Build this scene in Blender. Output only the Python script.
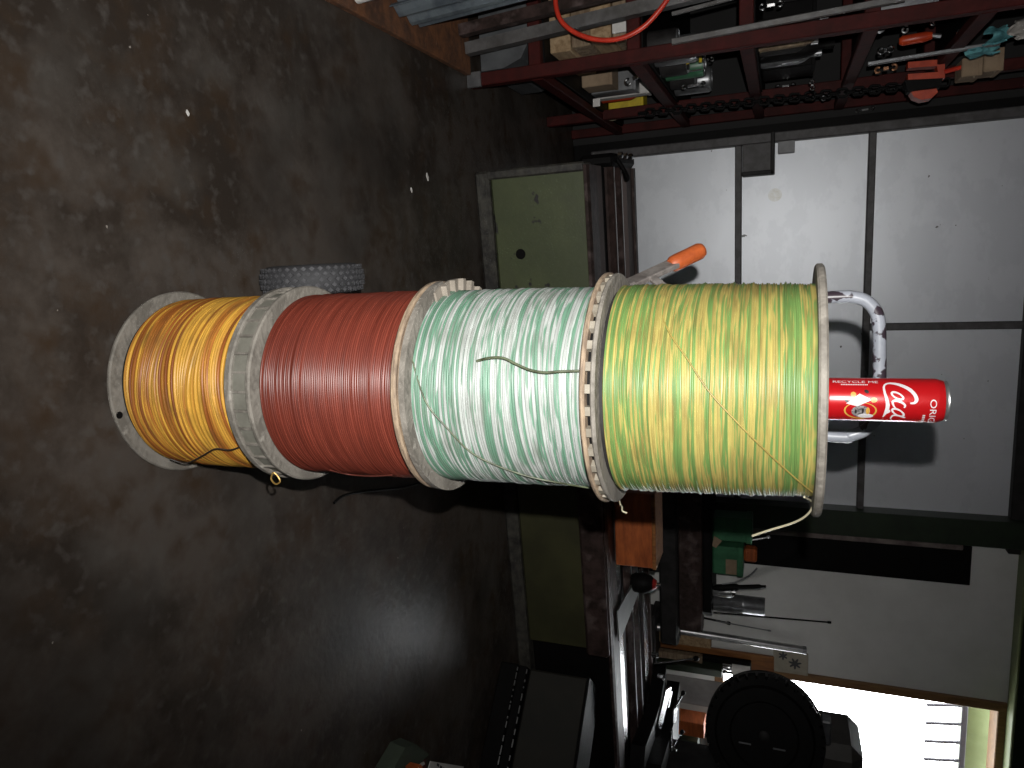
import bpy, bmesh, math, random
import numpy as np
from mathutils import Vector, Matrix, Euler
random.seed(7); rng = np.random.default_rng(7)
for o in list(bpy.data.objects): bpy.data.objects.remove(o)
SC = bpy.context.scene; COL = SC.collection
PI = math.pi

# ------------------------------------------------------------------ camera, world, flash, exposure
FPX, PITCH, ROLL, AZ, EYE = 706.08, 0.36355, 0.01381, 0.18795, 1.10058
def _basis():
    sp, cp, sa, ca = math.sin(PITCH), math.cos(PITCH), math.sin(AZ), math.cos(AZ)
    F = Vector((sa*cp, ca*cp, -sp)); R = Vector((ca, -sa, 0)); U = R.cross(F)
    return F, R*math.cos(ROLL)+U*math.sin(ROLL), U*math.cos(ROLL)-R*math.sin(ROLL)
F_, R_, U_ = _basis()
cam_d = bpy.data.cameras.new('camera'); cam = bpy.data.objects.new('camera', cam_d); COL.objects.link(cam)
cam_d.sensor_fit = 'HORIZONTAL'; cam_d.sensor_width = 36; cam_d.lens = FPX/1024*36
cam_d.clip_start = .02; cam_d.clip_end = 200
# the camera is held on its side: world up runs to the right of the frame
M = Matrix((U_, -R_, -F_)).transposed().to_4x4(); M.translation = Vector((0, 0, EYE)); cam.matrix_world = M
SC.camera = cam

W = bpy.data.worlds.new('world'); SC.world = W; W.use_nodes = True
wb = W.node_tree.nodes['Background']; wb.inputs[0].default_value = (.93, .97, 1, 1); wb.inputs[1].default_value = 13.0

# pop-up flash of the camera: beside the lens, towards the upper edge of the camera body
fl_d = bpy.data.lights.new('camera_flash', 'SPOT'); fl = bpy.data.objects.new('camera_flash', fl_d); COL.objects.link(fl)
fl_d.energy = 132; fl_d.color = (1, .985, .95); fl_d.shadow_soft_size = .007
fl_d.spot_size = math.radians(122); fl_d.spot_blend = 1.0
fl.location = Vector((0, 0, EYE)) + U_*.029 - R_*.0726 + F_*.01
_aim = F_*FPX + U_*(505-512) + R_*(190-384)
fl.rotation_euler = _aim.to_track_quat('-Z', 'Y').to_euler()

SC.view_settings.view_transform = 'Standard'; SC.view_settings.look = 'None'
SC.view_settings.gamma = 1; SC.view_settings.use_curve_mapping = False; SC.view_settings.exposure = 0.0

# a ray through a point of the photograph, met with a real plane of the room
def _ray(x, y): return F_*FPX + U_*(x-512) + R_*(y-384)
def at_b(x, y, b): v = _ray(x, y); return Vector((0, 0, EYE)) + v*(b/v.y)
def at_z(x, y, z): v = _ray(x, y); return Vector((0, 0, EYE)) + v*((z-EYE)/v.z)
def at_a(x, y, a): v = _ray(x, y); return Vector((0, 0, EYE)) + v*(a/v.x)

# ------------------------------------------------------------------ materials
MATS = {}
def mat(name, col, rough=.6, metal=0., var=None, scale=8., contrast=.5, bump=0., bscale=40., spec=.5, coat=0., stretch=None, detail=5.):
    if name in MATS: return MATS[name]
    m = bpy.data.materials.new(name); m.use_nodes = True; nt = m.node_tree; N = nt.nodes; L = nt.links
    b = N['Principled BSDF']; b.inputs['Roughness'].default_value = rough; b.inputs['Metallic'].default_value = metal
    b.inputs['Specular IOR Level'].default_value = spec; b.inputs['Coat Weight'].default_value = coat
    tc = N.new('ShaderNodeTexCoord'); src = tc.outputs['Object']
    if stretch:
        mp = N.new('ShaderNodeMapping'); mp.inputs['Scale'].default_value = stretch; L.new(src, mp.inputs[0]); src = mp.outputs[0]
    var = var or tuple(c*.72 for c in col)
    n = N.new('ShaderNodeTexNoise'); n.inputs['Scale'].default_value = scale; n.inputs['Detail'].default_value = detail; n.inputs['Roughness'].default_value = .65
    L.new(src, n.inputs[0])
    r = N.new('ShaderNodeValToRGB'); h = .25*(1-contrast)
    r.color_ramp.elements[0].position = .25+h; r.color_ramp.elements[1].position = .75-h
    r.color_ramp.elements[0].color = (*var, 1); r.color_ramp.elements[1].color = (*col, 1)
    L.new(n.outputs[0], r.inputs[0]); L.new(r.outputs[0], b.inputs['Base Color'])
    if bump:
        n2 = N.new('ShaderNodeTexNoise'); n2.inputs['Scale'].default_value = bscale; n2.inputs['Detail'].default_value = 4
        L.new(src, n2.inputs[0]); bp = N.new('ShaderNodeBump'); bp.inputs['Strength'].default_value = bump; bp.inputs['Distance'].default_value = .01
        L.new(n2.outputs[0], bp.inputs['Height']); L.new(bp.outputs[0], b.inputs['Normal'])
    m['ramp'] = r.name; MATS[name] = m; return m
def chips(m, col, scale=20., lo=.58, hi=.62, rough=None, detail=6.):
    """chipped spots of another colour with a shape of their own"""
    nt = m.node_tree; N = nt.nodes; L = nt.links; b = N['Principled BSDF']
    old = b.inputs['Base Color'].links[0].from_socket
    tc = N.new('ShaderNodeTexCoord'); n = N.new('ShaderNodeTexNoise'); n.inputs['Scale'].default_value = scale; n.inputs['Detail'].default_value = detail
    L.new(tc.outputs['Object'], n.inputs[0])
    r = N.new('ShaderNodeValToRGB'); r.color_ramp.elements[0].position = lo; r.color_ramp.elements[1].position = hi
    L.new(n.outputs[0], r.inputs[0])
    mx = N.new('ShaderNodeMix'); mx.data_type = 'RGBA'; L.new(r.outputs[0], mx.inputs[0]); L.new(old, mx.inputs[6]); mx.inputs[7].default_value = (*col, 1)
    L.new(mx.outputs[2], b.inputs['Base Color']); return m

def wire_mat(name, c1, c2, amount, dirt, length=5., rough=.42, c3=None, soft=.06):
    """turns of two-coloured cable: each turn has its own tone, the second colour comes and goes along it (uv.y counts turns)"""
    m = bpy.data.materials.new(name); m.use_nodes = True; nt = m.node_tree; N = nt.nodes; L = nt.links
    b = N['Principled BSDF']; b.inputs['Roughness'].default_value = rough; b.inputs['Specular IOR Level'].default_value = .35
    uv = N.new('ShaderNodeUVMap'); sx = N.new('ShaderNodeSeparateXYZ'); L.new(uv.outputs[0], sx.inputs[0])
    def mth(op, a, bb=None):
        n = N.new('ShaderNodeMath'); n.operation = op
        for i, v in enumerate((a, bb)):
            if v is None: continue
            if isinstance(v, (int, float)): n.inputs[i].default_value = v
            else: L.new(v, n.inputs[i])
        return n.outputs[0]
    ring = mth('FLOOR', sx.outputs[1]); frac = mth('FRACT', sx.outputs[1])
    def noise(us, rs, sc=1., off=0., det=2.):
        c = N.new('ShaderNodeCombineXYZ'); L.new(mth('ADD', mth('MULTIPLY', sx.outputs[0], us), off), c.inputs[0]); L.new(mth('MULTIPLY', ring, rs), c.inputs[1])
        n = N.new('ShaderNodeTexNoise'); n.inputs['Scale'].default_value = sc; n.inputs['Detail'].default_value = det; L.new(c.outputs[0], n.inputs[0]); return n.outputs[0]
    wn = N.new('ShaderNodeTexWhiteNoise'); wn.noise_dimensions = '1D'; L.new(ring, wn.inputs['W'])
    st = noise(length, 7.31); band = noise(2.2, .11, off=31.)         # per-turn streaks and a slow drift across the winding
    v = mth('ADD', mth('ADD', mth('MULTIPLY', st, .66), mth('MULTIPLY', wn.outputs['Value'], .30)), mth('MULTIPLY', band, .18))
    v = mth('ADD', v, mth('MULTIPLY', mth('SUBTRACT', frac, .5), .16))  # the stripe sits to one side of the cable
    r = N.new('ShaderNodeValToRGB'); t = .60+.25*(.5-amount)
    t -= .01; r.color_ramp.elements[0].position = t-soft; r.color_ramp.elements[1].position = t+soft
    r.color_ramp.elements[0].color = (*c1, 1); r.color_ramp.elements[1].color = (*c2, 1)
    if c3:
        e = r.color_ramp.elements.new(min(.98, t+soft+.1)); e.color = (*c3, 1)
    L.new(v, r.inputs[0])
    tone = noise(9., 3.17, off=80.); mr = N.new('ShaderNodeMapRange'); mr.inputs[1].default_value = .3; mr.inputs[2].default_value = .7; mr.inputs[3].default_value = .72; mr.inputs[4].default_value = 1.12
    L.new(tone, mr.inputs[0])
    hs = N.new('ShaderNodeHueSaturation'); L.new(mr.outputs[0], hs.inputs['Value']); L.new(r.outputs[0], hs.inputs['Color'])
    # grime smears on the cable
    tc = N.new('ShaderNodeTexCoord'); n3 = N.new('ShaderNodeTexNoise'); n3.inputs['Scale'].default_value = 14; n3.inputs['Detail'].default_value = 7; L.new(tc.outputs['Object'], n3.inputs[0])
    g = mth('MULTIPLY', n3.outputs[0], noise(14., 5.7, off=11.)); rg = N.new('ShaderNodeValToRGB'); rg.color_ramp.elements[0].position = .25; rg.color_ramp.elements[1].position = .42
    L.new(g, rg.inputs[0]); mx = N.new('ShaderNodeMix'); mx.data_type = 'RGBA'; L.new(mth('MULTIPLY', rg.outputs[0], .6), mx.inputs[0]); L.new(hs.outputs[0], mx.inputs[6]); mx.inputs[7].default_value = (*dirt, 1)
    L.new(mx.outputs[2], b.inputs['Base Color']); return m

M_floor = mat('oily_concrete', (.058, .048, .041), .34, var=(.027, .021, .017), scale=3.2, contrast=.30, bump=.10, bscale=40, spec=.10, detail=14)
chips(M_floor, (.036, .024, .016), 13., .50, .72, detail=10)
chips(M_floor, (.060, .053, .048), 34., .54, .76, detail=8)
chips(M_floor, (.066, .060, .054), 5., .52, .82, detail=14)
chips(M_floor, (.02, .017, .015), 2.6, .54, .80, detail=12)
chips(M_floor, (.20, .18, .16), 60., .785, .80, detail=2)
M_wall = mat('pale_sheet_metal', (.68, .70, .74), .44, .40, var=(.64, .66, .70), scale=3., contrast=.1, bump=.12, bscale=7, stretch=(1, 1, 1.6))
chips(M_wall, (.12, .12, .12), 17., .735, .75, detail=3)
M_board = mat('grey_white_board', (.70, .70, .68), .6, .0, var=(.60, .60, .58), scale=2.2, bump=.05)
M_black = mat('soot_black_steel', (.0055, .005, .005), .6, .0, bump=.1, spec=.10)
M_dark = mat('dark_steel', (.024, .022, .022), .6, .0, var=(.011, .010, .010), scale=14, spec=.25)
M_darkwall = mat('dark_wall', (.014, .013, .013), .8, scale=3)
M_girt = mat('dark_girt_steel', (.085, .080, .082), .55, .0, var=(.045, .040, .040), scale=20)
M_red = mat('red_oxide_paint', (.058, .010, .009), .6, .0, var=(.034, .008, .007), scale=16, bump=.1, spec=.12)
M_rust = mat('rusty_plate', (.15, .058, .022), .8, .0, var=(.06, .026, .013), scale=18, bump=.3)
M_green = mat('machine_green_paint', (.076, .090, .040), .5, var=(.060, .072, .033), scale=4, bump=.06)
chips(M_green, (.020, .018, .017), 11., .64, .67)
chips(M_green, (.05, .05, .035), 3., .55, .75)
M_greenworn = mat('worn_green_edge', (.060, .056, .046), .6, .0, var=(.018, .016, .015), scale=18, bump=.3)
M_bedrust = mat('oily_cast_iron', (.050, .032, .029), .5, .0, var=(.022, .015, .013), scale=22, bump=.15, spec=.12)
chips(M_bedrust, (.11, .082, .078), 13., .55, .72)
M_way = mat('ground_steel_way', (.72, .70, .70), .26, 1., var=(.60, .58, .58), scale=6, stretch=(.3, 8, 1))
def oxidised_end(m, col):
    nt = m.node_tree; N = nt.nodes; L = nt.links; b = N['Principled BSDF']; old = b.inputs['Base Color'].links[0].from_socket
    tc = N.new('ShaderNodeTexCoord'); sx = N.new('ShaderNodeSeparateXYZ'); L.new(tc.outputs['Object'], sx.inputs[0])
    n = N.new('ShaderNodeTexNoise'); n.inputs['Scale'].default_value = 6; L.new(tc.outputs['Object'], n.inputs[0])
    ad = N.new('ShaderNodeMath'); ad.operation = 'MULTIPLY_ADD'; L.new(n.outputs[0], ad.inputs[0]); ad.inputs[1].default_value = .5; L.new(sx.outputs[0], ad.inputs[2])
    mr = N.new('ShaderNodeMapRange'); mr.inputs[1].default_value = 1.55; mr.inputs[2].default_value = 1.9; L.new(ad.outputs[0], mr.inputs[0])
    mx = N.new('ShaderNodeMix'); mx.data_type = 'RGBA'; L.new(mr.outputs[0], mx.inputs[0]); mx.inputs[6].default_value = (*col, 1); L.new(old, mx.inputs[7]); L.new(mx.outputs[2], b.inputs['Base Color']); L.new(mr.outputs[0], b.inputs['Metallic']); m2 = N.new('ShaderNodeMapRange'); m2.inputs[3].default_value = .62; m2.inputs[4].default_value = .26; L.new(mr.outputs[0], m2.inputs[0]); L.new(m2.outputs[0], b.inputs['Roughness'])
oxidised_end(M_way, (.075, .052, .048))
M_chrome = mat('bright_tool_steel', (.75, .75, .76), .18, 1., var=(.55, .55, .56), scale=20)
M_steel = mat('dull_grey_steel', (.34, .35, .36), .38, .8, var=(.22, .22, .23), scale=14)
M_galv = mat('galvanised_sheet', (.34, .40, .45), .36, .75, var=(.20, .24, .28), scale=10, contrast=.3)
M_angle = mat('grey_angle_steel', (.20, .195, .195), .42, .6, var=(.11, .105, .10), scale=12)
M_flange = mat('grey_spool_flange', (.185, .168, .145), .75, var=(.120, .108, .092), scale=22, contrast=.3, bump=.25, bscale=90)
chips(M_flange, (.27, .25, .22), 35., .64, .72)
chips(M_flange, (.07, .065, .06), 26., .70, .74)
M_rim = mat('grey_spool_rim', (.170, .164, .138), .7, var=(.12, .115, .095), scale=18, bump=.15)
M_ply = mat('tan_fibreboard', (.29, .215, .145), .75, var=(.14, .10, .07), scale=30, contrast=.5, bump=.3, stretch=(1, 1, 6))
M_beige = mat('lit_beige_rib', (.235, .21, .17), .7, var=(.15, .13, .10), scale=20)
M_tyre = mat('grey_black_rubber', (.030, .030, .033), .75, var=(.035, .035, .038), scale=30, bump=.2)
M_alu = mat('dull_aluminium', (.5, .5, .5), .35, .9, scale=12)
M_chippaint = mat('chipped_white_enamel', (.31, .325, .37), .35, .0, var=(.25, .265, .30), scale=20, coat=.2)
chips(M_chippaint, (.035, .024, .032), 30., .555, .575, detail=9)
M_greybar = mat('scuffed_grey_bar', (.33, .30, .28), .5, .3, var=(.16, .14, .13), scale=30)
M_orange = mat('orange_rubber_grip', (.58, .125, .03), .5, var=(.40, .08, .02), scale=30)
M_orangebox = mat('orange_wood', (.42, .105, .025), .5, var=(.22, .05, .012), scale=7, stretch=(1, 1, 5), bump=.1)
M_timber = mat('pale_timber', (.37, .26, .15), .8, var=(.22, .14, .07), scale=9, stretch=(6, 1, 6), bump=.15)
M_timber2 = mat('weathered_timber', (.27, .20, .13), .8, var=(.13, .085, .05), scale=8, stretch=(1, 6, 6), bump=.15)
M_brownwood = mat('varnished_brown_wood', (.30, .125, .035), .5, var=(.16, .055, .018), scale=6, stretch=(6, 6, 1))
M_jamb = mat('door_frame_wood', (.27, .145, .06), .5, var=(.17, .085, .035), scale=5, stretch=(8, 8, 1))
M_card = mat('white_card', (.68, .66, .63), .7, scale=5)
M_cardboard = mat('brown_cardboard', (.30, .215, .14), .85, var=(.22, .155, .10), scale=12)
M_rag = mat('off_white_cloth', (.46, .43, .40), .9, var=(.30, .28, .26), scale=20, bump=.3)
M_teal = mat('teal_cloth', (.13, .36, .38), .8, var=(.06, .20, .23), scale=30, bump=.3)
M_hose = mat('red_rubber_hose', (.62, .045, .02), .35, var=(.45, .03, .015), scale=20)
M_toolorange = mat('orange_red_plastic', (.52, .055, .012), .4, var=(.36, .035, .01), scale=20)
M_yellow = mat('yellow_plastic', (.62, .47, .02), .45, var=(.45, .33, .02), scale=20)
M_tin = mat('green_tin_paint', (.050, .170, .085), .4, var=(.03, .11, .055), scale=12)
M_darkgreen = mat('dark_green_beam', (.016, .028, .013), .5, var=(.010, .016, .008), scale=10)
M_palegreen = mat('pale_green_paint_and_lit_edge', (.17, .21, .085), .5, var=(.13, .16, .06), scale=5)
M_canred = mat('red_can_print', (.40, .007, .010), .28, .25, var=(.37, .006, .008), scale=3, coat=.6)
M_canwhite = mat('white_can_print', (.46, .44, .45), .35, scale=3, var=(.45, .43, .44))
M_cangold = mat('gold_can_print', (.46, .26, .05), .35, scale=3)
M_canblack = mat('black_can_print', (.02, .015, .015), .35)
M_cangrey = mat('grey_can_print', (.24, .22, .22), .4, scale=300, var=(.05, .045, .045))
M_brass = mat('brass_wire_end', (.40, .25, .07), .4, .5)
M_cream = mat('cream_wire', (.36, .33, .23), .45)
M_blackwire = mat('dark_wire', (.03, .022, .018), .5)
M_greenwire = mat('grimy_green_white_wire', (.10, .12, .07), .5, var=(.03, .035, .015), scale=40)
M_whitewire = mat('white_wire', (.55, .58, .55), .45)
M_ywire = mat('yellow_wire', (.26, .20, .05), .5)
M_redwire = mat('brick_wire', (.12, .03, .02), .5)
M_print = mat('grey_print', (.06, .06, .065), .6)
M_purplegrey = mat('mauve_grey_edge', (.075, .07, .085), .6)
M_yard = mat('pale_yard_concrete', (.6, .6, .58), .8, scale=3)
M_winding = dict(
    yellow=wire_mat('ochre_cable', (.56, .300, .045), (.34, .125, .022), .46, (.10, .055, .02), 3., c3=(.22, .065, .014)),
    red=wire_mat('brick_red_cable', (.150, .031, .019), (.110, .021, .013), .5, (.09, .02, .014), 3., rough=.36, soft=.12),
    white=wire_mat('white_green_cable', (.315, .335, .318), (.100, .195, .135), .47, (.12, .13, .11), 13., soft=.03),
    green=wire_mat('yellow_green_cable', (.300, .250, .075), (.105, .185, .052), .55, (.13, .095, .03), 13., soft=.03))

# ------------------------------------------------------------------ mesh helpers
class MB:
    def __init__(s): s.v = []; s.f = []; s.sm = []
    def add(s, vs, fs, smooth=False):
        o = len(s.v); s.v += [Vector(v) for v in vs]; s.f += [tuple(i+o for i in f) for f in fs]; s.sm += [smooth]*len(fs); return s
    def box(s, lo, hi, rot=None, piv=None, ch=0.004):
        """a box with chamfered vertical and horizontal edges"""
        lo, hi = Vector(lo), Vector(hi); d = hi-lo; ch = min(ch, min(d)*.3); bm = bmesh.new()
        bmesh.ops.create_cube(bm, size=1)
        for v in bm.verts: v.co = Vector((lo[i]+(v.co[i]+.5)*d[i] for i in range(3)))
        if ch > 0: bmesh.ops.bevel(bm, geom=list(bm.edges), offset=ch, segments=1, affect='EDGES')
        if rot is not None:
            c = Vector(piv) if piv is not None else (lo+hi)/2; Rm = Euler(rot).to_matrix()
            for v in bm.verts: v.co = c + Rm @ (v.co-c)
        bm.verts.index_update(); s.add([v.co.copy() for v in bm.verts], [[v.index for v in f.verts] for f in bm.faces]); bm.free(); return s
    def bar(s, p, q, w, h, up=(0, 0, 1)):
        """a square bar from p to q"""
        p, q = Vector(p), Vector(q); d = (q-p).normalized(); u = Vector(up)
        if abs(d.dot(u)) > .95: u = Vector((0, 1, 0))
        x = d.cross(u).normalized(); z = x.cross(d).normalized()
        c = .18*min(w, h); pr = [(-w/2+c, -h/2), (w/2-c, -h/2), (w/2, -h/2+c), (w/2, h/2-c), (w/2-c, h/2), (-w/2+c, h/2), (-w/2, h/2-c), (-w/2, -h/2+c)]
        vs = [p+x*a+z*b for a, b in pr]+[q+x*a+z*b for a, b in pr]
        s.add(vs, [(i, (i+1) % 8, 8+(i+1) % 8, 8+i) for i in range(8)]+[tuple(range(7, -1, -1)), tuple(range(8, 16))]); return s
    def tube(s, pts, r, seg=10, closed=False, cap=True):
        pts = [Vector(p) for p in pts]; n = len(pts); rs = r if isinstance(r, (list, tuple)) else [r]*n; vs = []; fs = []; pu = None
        for i, p in enumerate(pts):
            d = (pts[(i+1) % n]-pts[i-1]) if closed else (pts[min(i+1, n-1)]-pts[max(i-1, 0)]); d.normalize()
            if pu is None:
                u = Vector((0, 0, 1)) if abs(d.z) < .9 else Vector((1, 0, 0)); u = (u-d*u.dot(d)).normalized()
            else: u = (pu-d*pu.dot(d)).normalized()
            pu = u; w = d.cross(u)
            vs += [p+(u*math.cos(2*PI*k/seg)+w*math.sin(2*PI*k/seg))*rs[i] for k in range(seg)]
        for i in range(n if closed else n-1):
            j = (i+1) % n
            fs += [(i*seg+k, i*seg+(k+1) % seg, j*seg+(k+1) % seg, j*seg+k) for k in range(seg)]
        if cap and not closed: fs += [tuple(range(seg-1, -1, -1)), tuple(range((n-1)*seg, n*seg))]
        return s.add(vs, fs, True)
    def lathe(s, prof, seg=48, org=(0, 0, 0), axis=(0, 0, 1), smooth=True, closed=False):
        """turn an (r, h) profile about an axis"""
        o = Vector(org); ax = Vector(axis).normalized(); u = Vector((1, 0, 0)) if abs(ax.x) < .9 else Vector((0, 1, 0)); u = (u-ax*u.dot(ax)).normalized(); w = ax.cross(u)
        vs = []; fs = []; n = len(prof)
        for r, h in prof: vs += [o+ax*h+(u*math.cos(2*PI*k/seg)+w*math.sin(2*PI*k/seg))*r for k in range(seg)]
        for i in range(n if closed else n-1):
            j = (i+1) % n
            fs += [(i*seg+k, i*seg+(k+1) % seg, j*seg+(k+1) % seg, j*seg+k) for k in range(seg)]
        if not closed:
            if prof[0][0] > 1e-6: fs.append(tuple(range(seg-1, -1, -1)))
            if prof[-1][0] > 1e-6: fs.append(tuple(range((n-1)*seg, n*seg)))
        return s.add(vs, fs, smooth)
    def prism(s, poly, ext):
        """a closed polygon (3-D points) pushed along ext"""
        e = Vector(ext); n = len(poly); vs = [Vector(p) for p in poly]; vs += [v+e for v in vs]
        return s.add(vs, [tuple(range(n-1, -1, -1)), tuple(range(n, 2*n))]+[(i, (i+1) % n, n+(i+1) % n, n+i) for i in range(n)])
    def sheet(s, fn, nu, nv, th=.003):
        """a thick crumpled sheet: fn(u, v) -> point"""
        g = [[Vector(fn(i/nu, j/nv)) for j in range(nv+1)] for i in range(nu+1)]; vs = []; K = (nu+1)*(nv+1)
        for i in range(nu+1):
            for j in range(nv+1): vs.append(g[i][j])
        nr = []
        for i in range(nu+1):
            for j in range(nv+1):
                du = g[min(i+1, nu)][j]-g[max(i-1, 0)][j]; dv = g[i][min(j+1, nv)]-g[i][max(j-1, 0)]; nr.append(du.cross(dv).normalized())
        vs += [v+n*th for v, n in zip(list(vs), nr)]; ix = lambda i, j: i*(nv+1)+j; fs = []
        for i in range(nu):
            for j in range(nv):
                q = (ix(i, j), ix(i, j+1), ix(i+1, j+1), ix(i+1, j)); fs.append(q); fs.append(tuple(K+k for k in q[::-1]))
        for i in range(nu): fs += [(ix(i, 0), ix(i+1, 0), K+ix(i+1, 0), K+ix(i, 0)), (ix(i+1, nv), ix(i, nv), K+ix(i, nv), K+ix(i+1, nv))]
        for j in range(nv): fs += [(ix(0, j+1), ix(0, j), K+ix(0, j), K+ix(0, j+1)), (ix(nu, j), ix(nu, j+1), K+ix(nu, j+1), K+ix(nu, j))]
        return s.add(vs, fs, True)
    def build(s, name, m, parent=None, world=False, autosmooth=True):
        """link as ONE mesh object; with a parent the points are local to it (or in world space when world=True)"""
        me = bpy.data.meshes.new(name); vs = s.v
        if parent is None:
            xs = [v.x for v in vs]; ys = [v.y for v in vs]; zs = [v.z for v in vs]
            o = Vector(((min(xs)+max(xs))/2, (min(ys)+max(ys))/2, min(zs))); vs = [v-o for v in vs]
        else:
            o = Vector((0, 0, 0))
            if world:
                inv = world_of(parent).inverted(); vs = [inv @ v for v in vs]
        me.from_pydata([tuple(v) for v in vs], [], s.f); me.validate()
        bm = bmesh.new(); bm.from_mesh(me); bmesh.ops.recalc_face_normals(bm, faces=bm.faces); bm.to_mesh(me); bm.free()
        if len(me.polygons) == len(s.sm):
            me.polygons.foreach_set('use_smooth', s.sm)
        me.materials.append(m); ob = bpy.data.objects.new(name, me); COL.objects.link(ob); ob.location = o
        if any(s.sm) and autosmooth:
            try: me.set_sharp_from_angle(angle=math.radians(40))
            except Exception: pass
        if parent is not None: ob.parent = parent
        return ob
def world_of(o):
    m = Matrix.LocRotScale(o.location, o.rotation_euler, None)
    return world_of(o.parent) @ m if o.parent else m
def tag(o, label=None, cat=None, group=None, kind=None):
    if label: o['label'] = label
    if cat: o['category'] = cat
    if group: o['group'] = group
    if kind: o['kind'] = kind
    return o
def thing(name, label, cat, loc=(0, 0, 0), rotz=0, group=None, rot=None):
    o = bpy.data.objects.new(name, None); COL.objects.link(o); o.location = loc
    o.rotation_euler = rot if rot is not None else (0, 0, rotz); o.empty_display_size = .05
    return tag(o, label, cat, group)
def struct(name, mb, m): o = mb.build(name, m); o['kind'] = 'structure'; return o
def copy_tree(o, loc, rotz=None, label=None):
    c = o.copy(); COL.objects.link(c); c.location = loc
    if rotz is not None: c.rotation_euler = (0, 0, rotz)
    if label: c['label'] = label
    for ch in [k for k in bpy.data.objects if k.parent == o]:
        d = ch.copy(); COL.objects.link(d); d.parent = c
        for g in [k for k in bpy.data.objects if k.parent == ch]:
            e = g.copy(); COL.objects.link(e); e.parent = d
    return c
def spline(pts, n=8):
    P = [Vector(p) for p in pts]; out = []
    for i in range(len(P)-1):
        p0 = P[max(i-1, 0)]; p1 = P[i]; p2 = P[i+1]; p3 = P[min(i+2, len(P)-1)]
        for k in range(n):
            t = k/n; out.append(.5*((2*p1)+(p2-p0)*t+(2*p0-5*p1+4*p2-p3)*t*t+(3*p1-p0-3*p2+p3)*t**3))
    return out+[P[-1]]
def text_mesh(txt, size):
    cu = bpy.data.curves.new('t', 'FONT'); cu.body = txt; cu.size = size; cu.resolution_u = 3
    o = bpy.data.objects.new('t', cu); COL.objects.link(o); dg = bpy.context.evaluated_depsgraph_get(); dg.update()
    me = bpy.data.meshes.new_from_object(o.evaluated_get(dg)); vs = [v.co.copy() for v in me.vertices]; fs = [tuple(p.vertices) for p in me.polygons]
    bpy.data.objects.remove(o); bpy.data.curves.remove(cu); bpy.data.meshes.remove(me)
    return vs, fs

# ------------------------------------------------------------------ the setting
WB = 4.05                                   # back wall
CEIL = 3.3
struct('floor', MB().box((-1.7, -3.2, -.12), (4.4, WB+.1, 0), ch=0), M_floor)
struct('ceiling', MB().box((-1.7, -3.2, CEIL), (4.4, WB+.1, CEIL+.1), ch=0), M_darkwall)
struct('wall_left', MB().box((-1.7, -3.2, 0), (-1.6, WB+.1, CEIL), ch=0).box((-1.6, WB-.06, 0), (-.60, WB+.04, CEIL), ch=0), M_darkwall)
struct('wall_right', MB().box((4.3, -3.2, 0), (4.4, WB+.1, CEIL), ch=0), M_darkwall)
struct('wall_front', MB().box((-1.7, -3.3, 0), (4.4, -3.2, 2.0), ch=0).box((-1.7, -3.3, 2.3), (4.4, -3.2, CEIL), ch=0).box((-1.7, -3.3, 2.0), (-.4, -3.2, 2.3), ch=0).box((.15, -3.3, 2.0), (4.4, -3.2, 2.3), ch=0), M_darkwall)  # gap is an unseen opening added behind the camera for fill daylight
DL, DR, DT, DS = 2.455, 3.45, 2.245, .80             # window
struct('wall_back', MB().box((-.60, WB, 0), (1.50, WB+.09, CEIL), ch=0), M_wall)
struct('wall_back_right', MB().box((1.50, WB, 0), (DL-.0, WB+.09, CEIL), ch=0).box((DL, WB, DT), (DR, WB+.09, CEIL), ch=0).box((DL, WB, 0), (DR, WB+.09, DS), ch=0).box((DR, WB, 0), (4.4, WB+.09, CEIL), ch=0), M_board)
# girts, edge strips and the header of the sheeted wall
ti = [0]
def trim(lo, hi, m=M_girt, ch=.004): ti[0] += 1; return struct('trim_%d' % ti[0], MB().box(lo, hi, ch=ch), m)
trim((-.56, WB-.035, .862), (1.44, WB+.001, .896))
trim((-.56, WB-.040, 1.490), (1.44, WB+.001, 1.524))
trim((-.605, WB-.06, .0), (-.515, WB+.001, 2.24), M_black)
trim((-.560, WB-.064, .10), (-.513, WB-.001, 2.2), M_girt)  # lighter strip stands in for the lit front of the edge trim
trim((.425, WB-.025, 1.524), (.462, WB+.001, 2.2))
trim((-.605, WB-.05, 2.185), (1.60, WB+.001, 2.36), M_dark)
trim((-.605, WB-.015, .0), (1.60, WB+.001, .12), M_dark)
trim((1.415, WB-.10, 0), (1.555, WB+.001, CEIL), M_darkgreen)          # green steel column of the frame
trim((1.50, WB-.12, 2.250), (4.3, WB+.001, 2.42), M_darkgreen)
trim((1.56, WB-.124, 2.238), (4.3, WB-.02, 2.252), M_palegreen)  # paler green strip put in for the beam's underside lit by the window
# a stain on the sheet: a dried splash with its own shape
tag(MB().lathe([(.0, .0), (.030, .0), (.034, .0012), (0, .0015)], 18, (-.254, WB, 1.06), (0, -1, 0)).build('wall_stain', mat('brown_stain', (.56, .55, .51), .44, .40, var=(.64, .65, .66), scale=45)), 'brownish round stain on the white sheeted wall beside the bracket box', 'stain')
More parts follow.
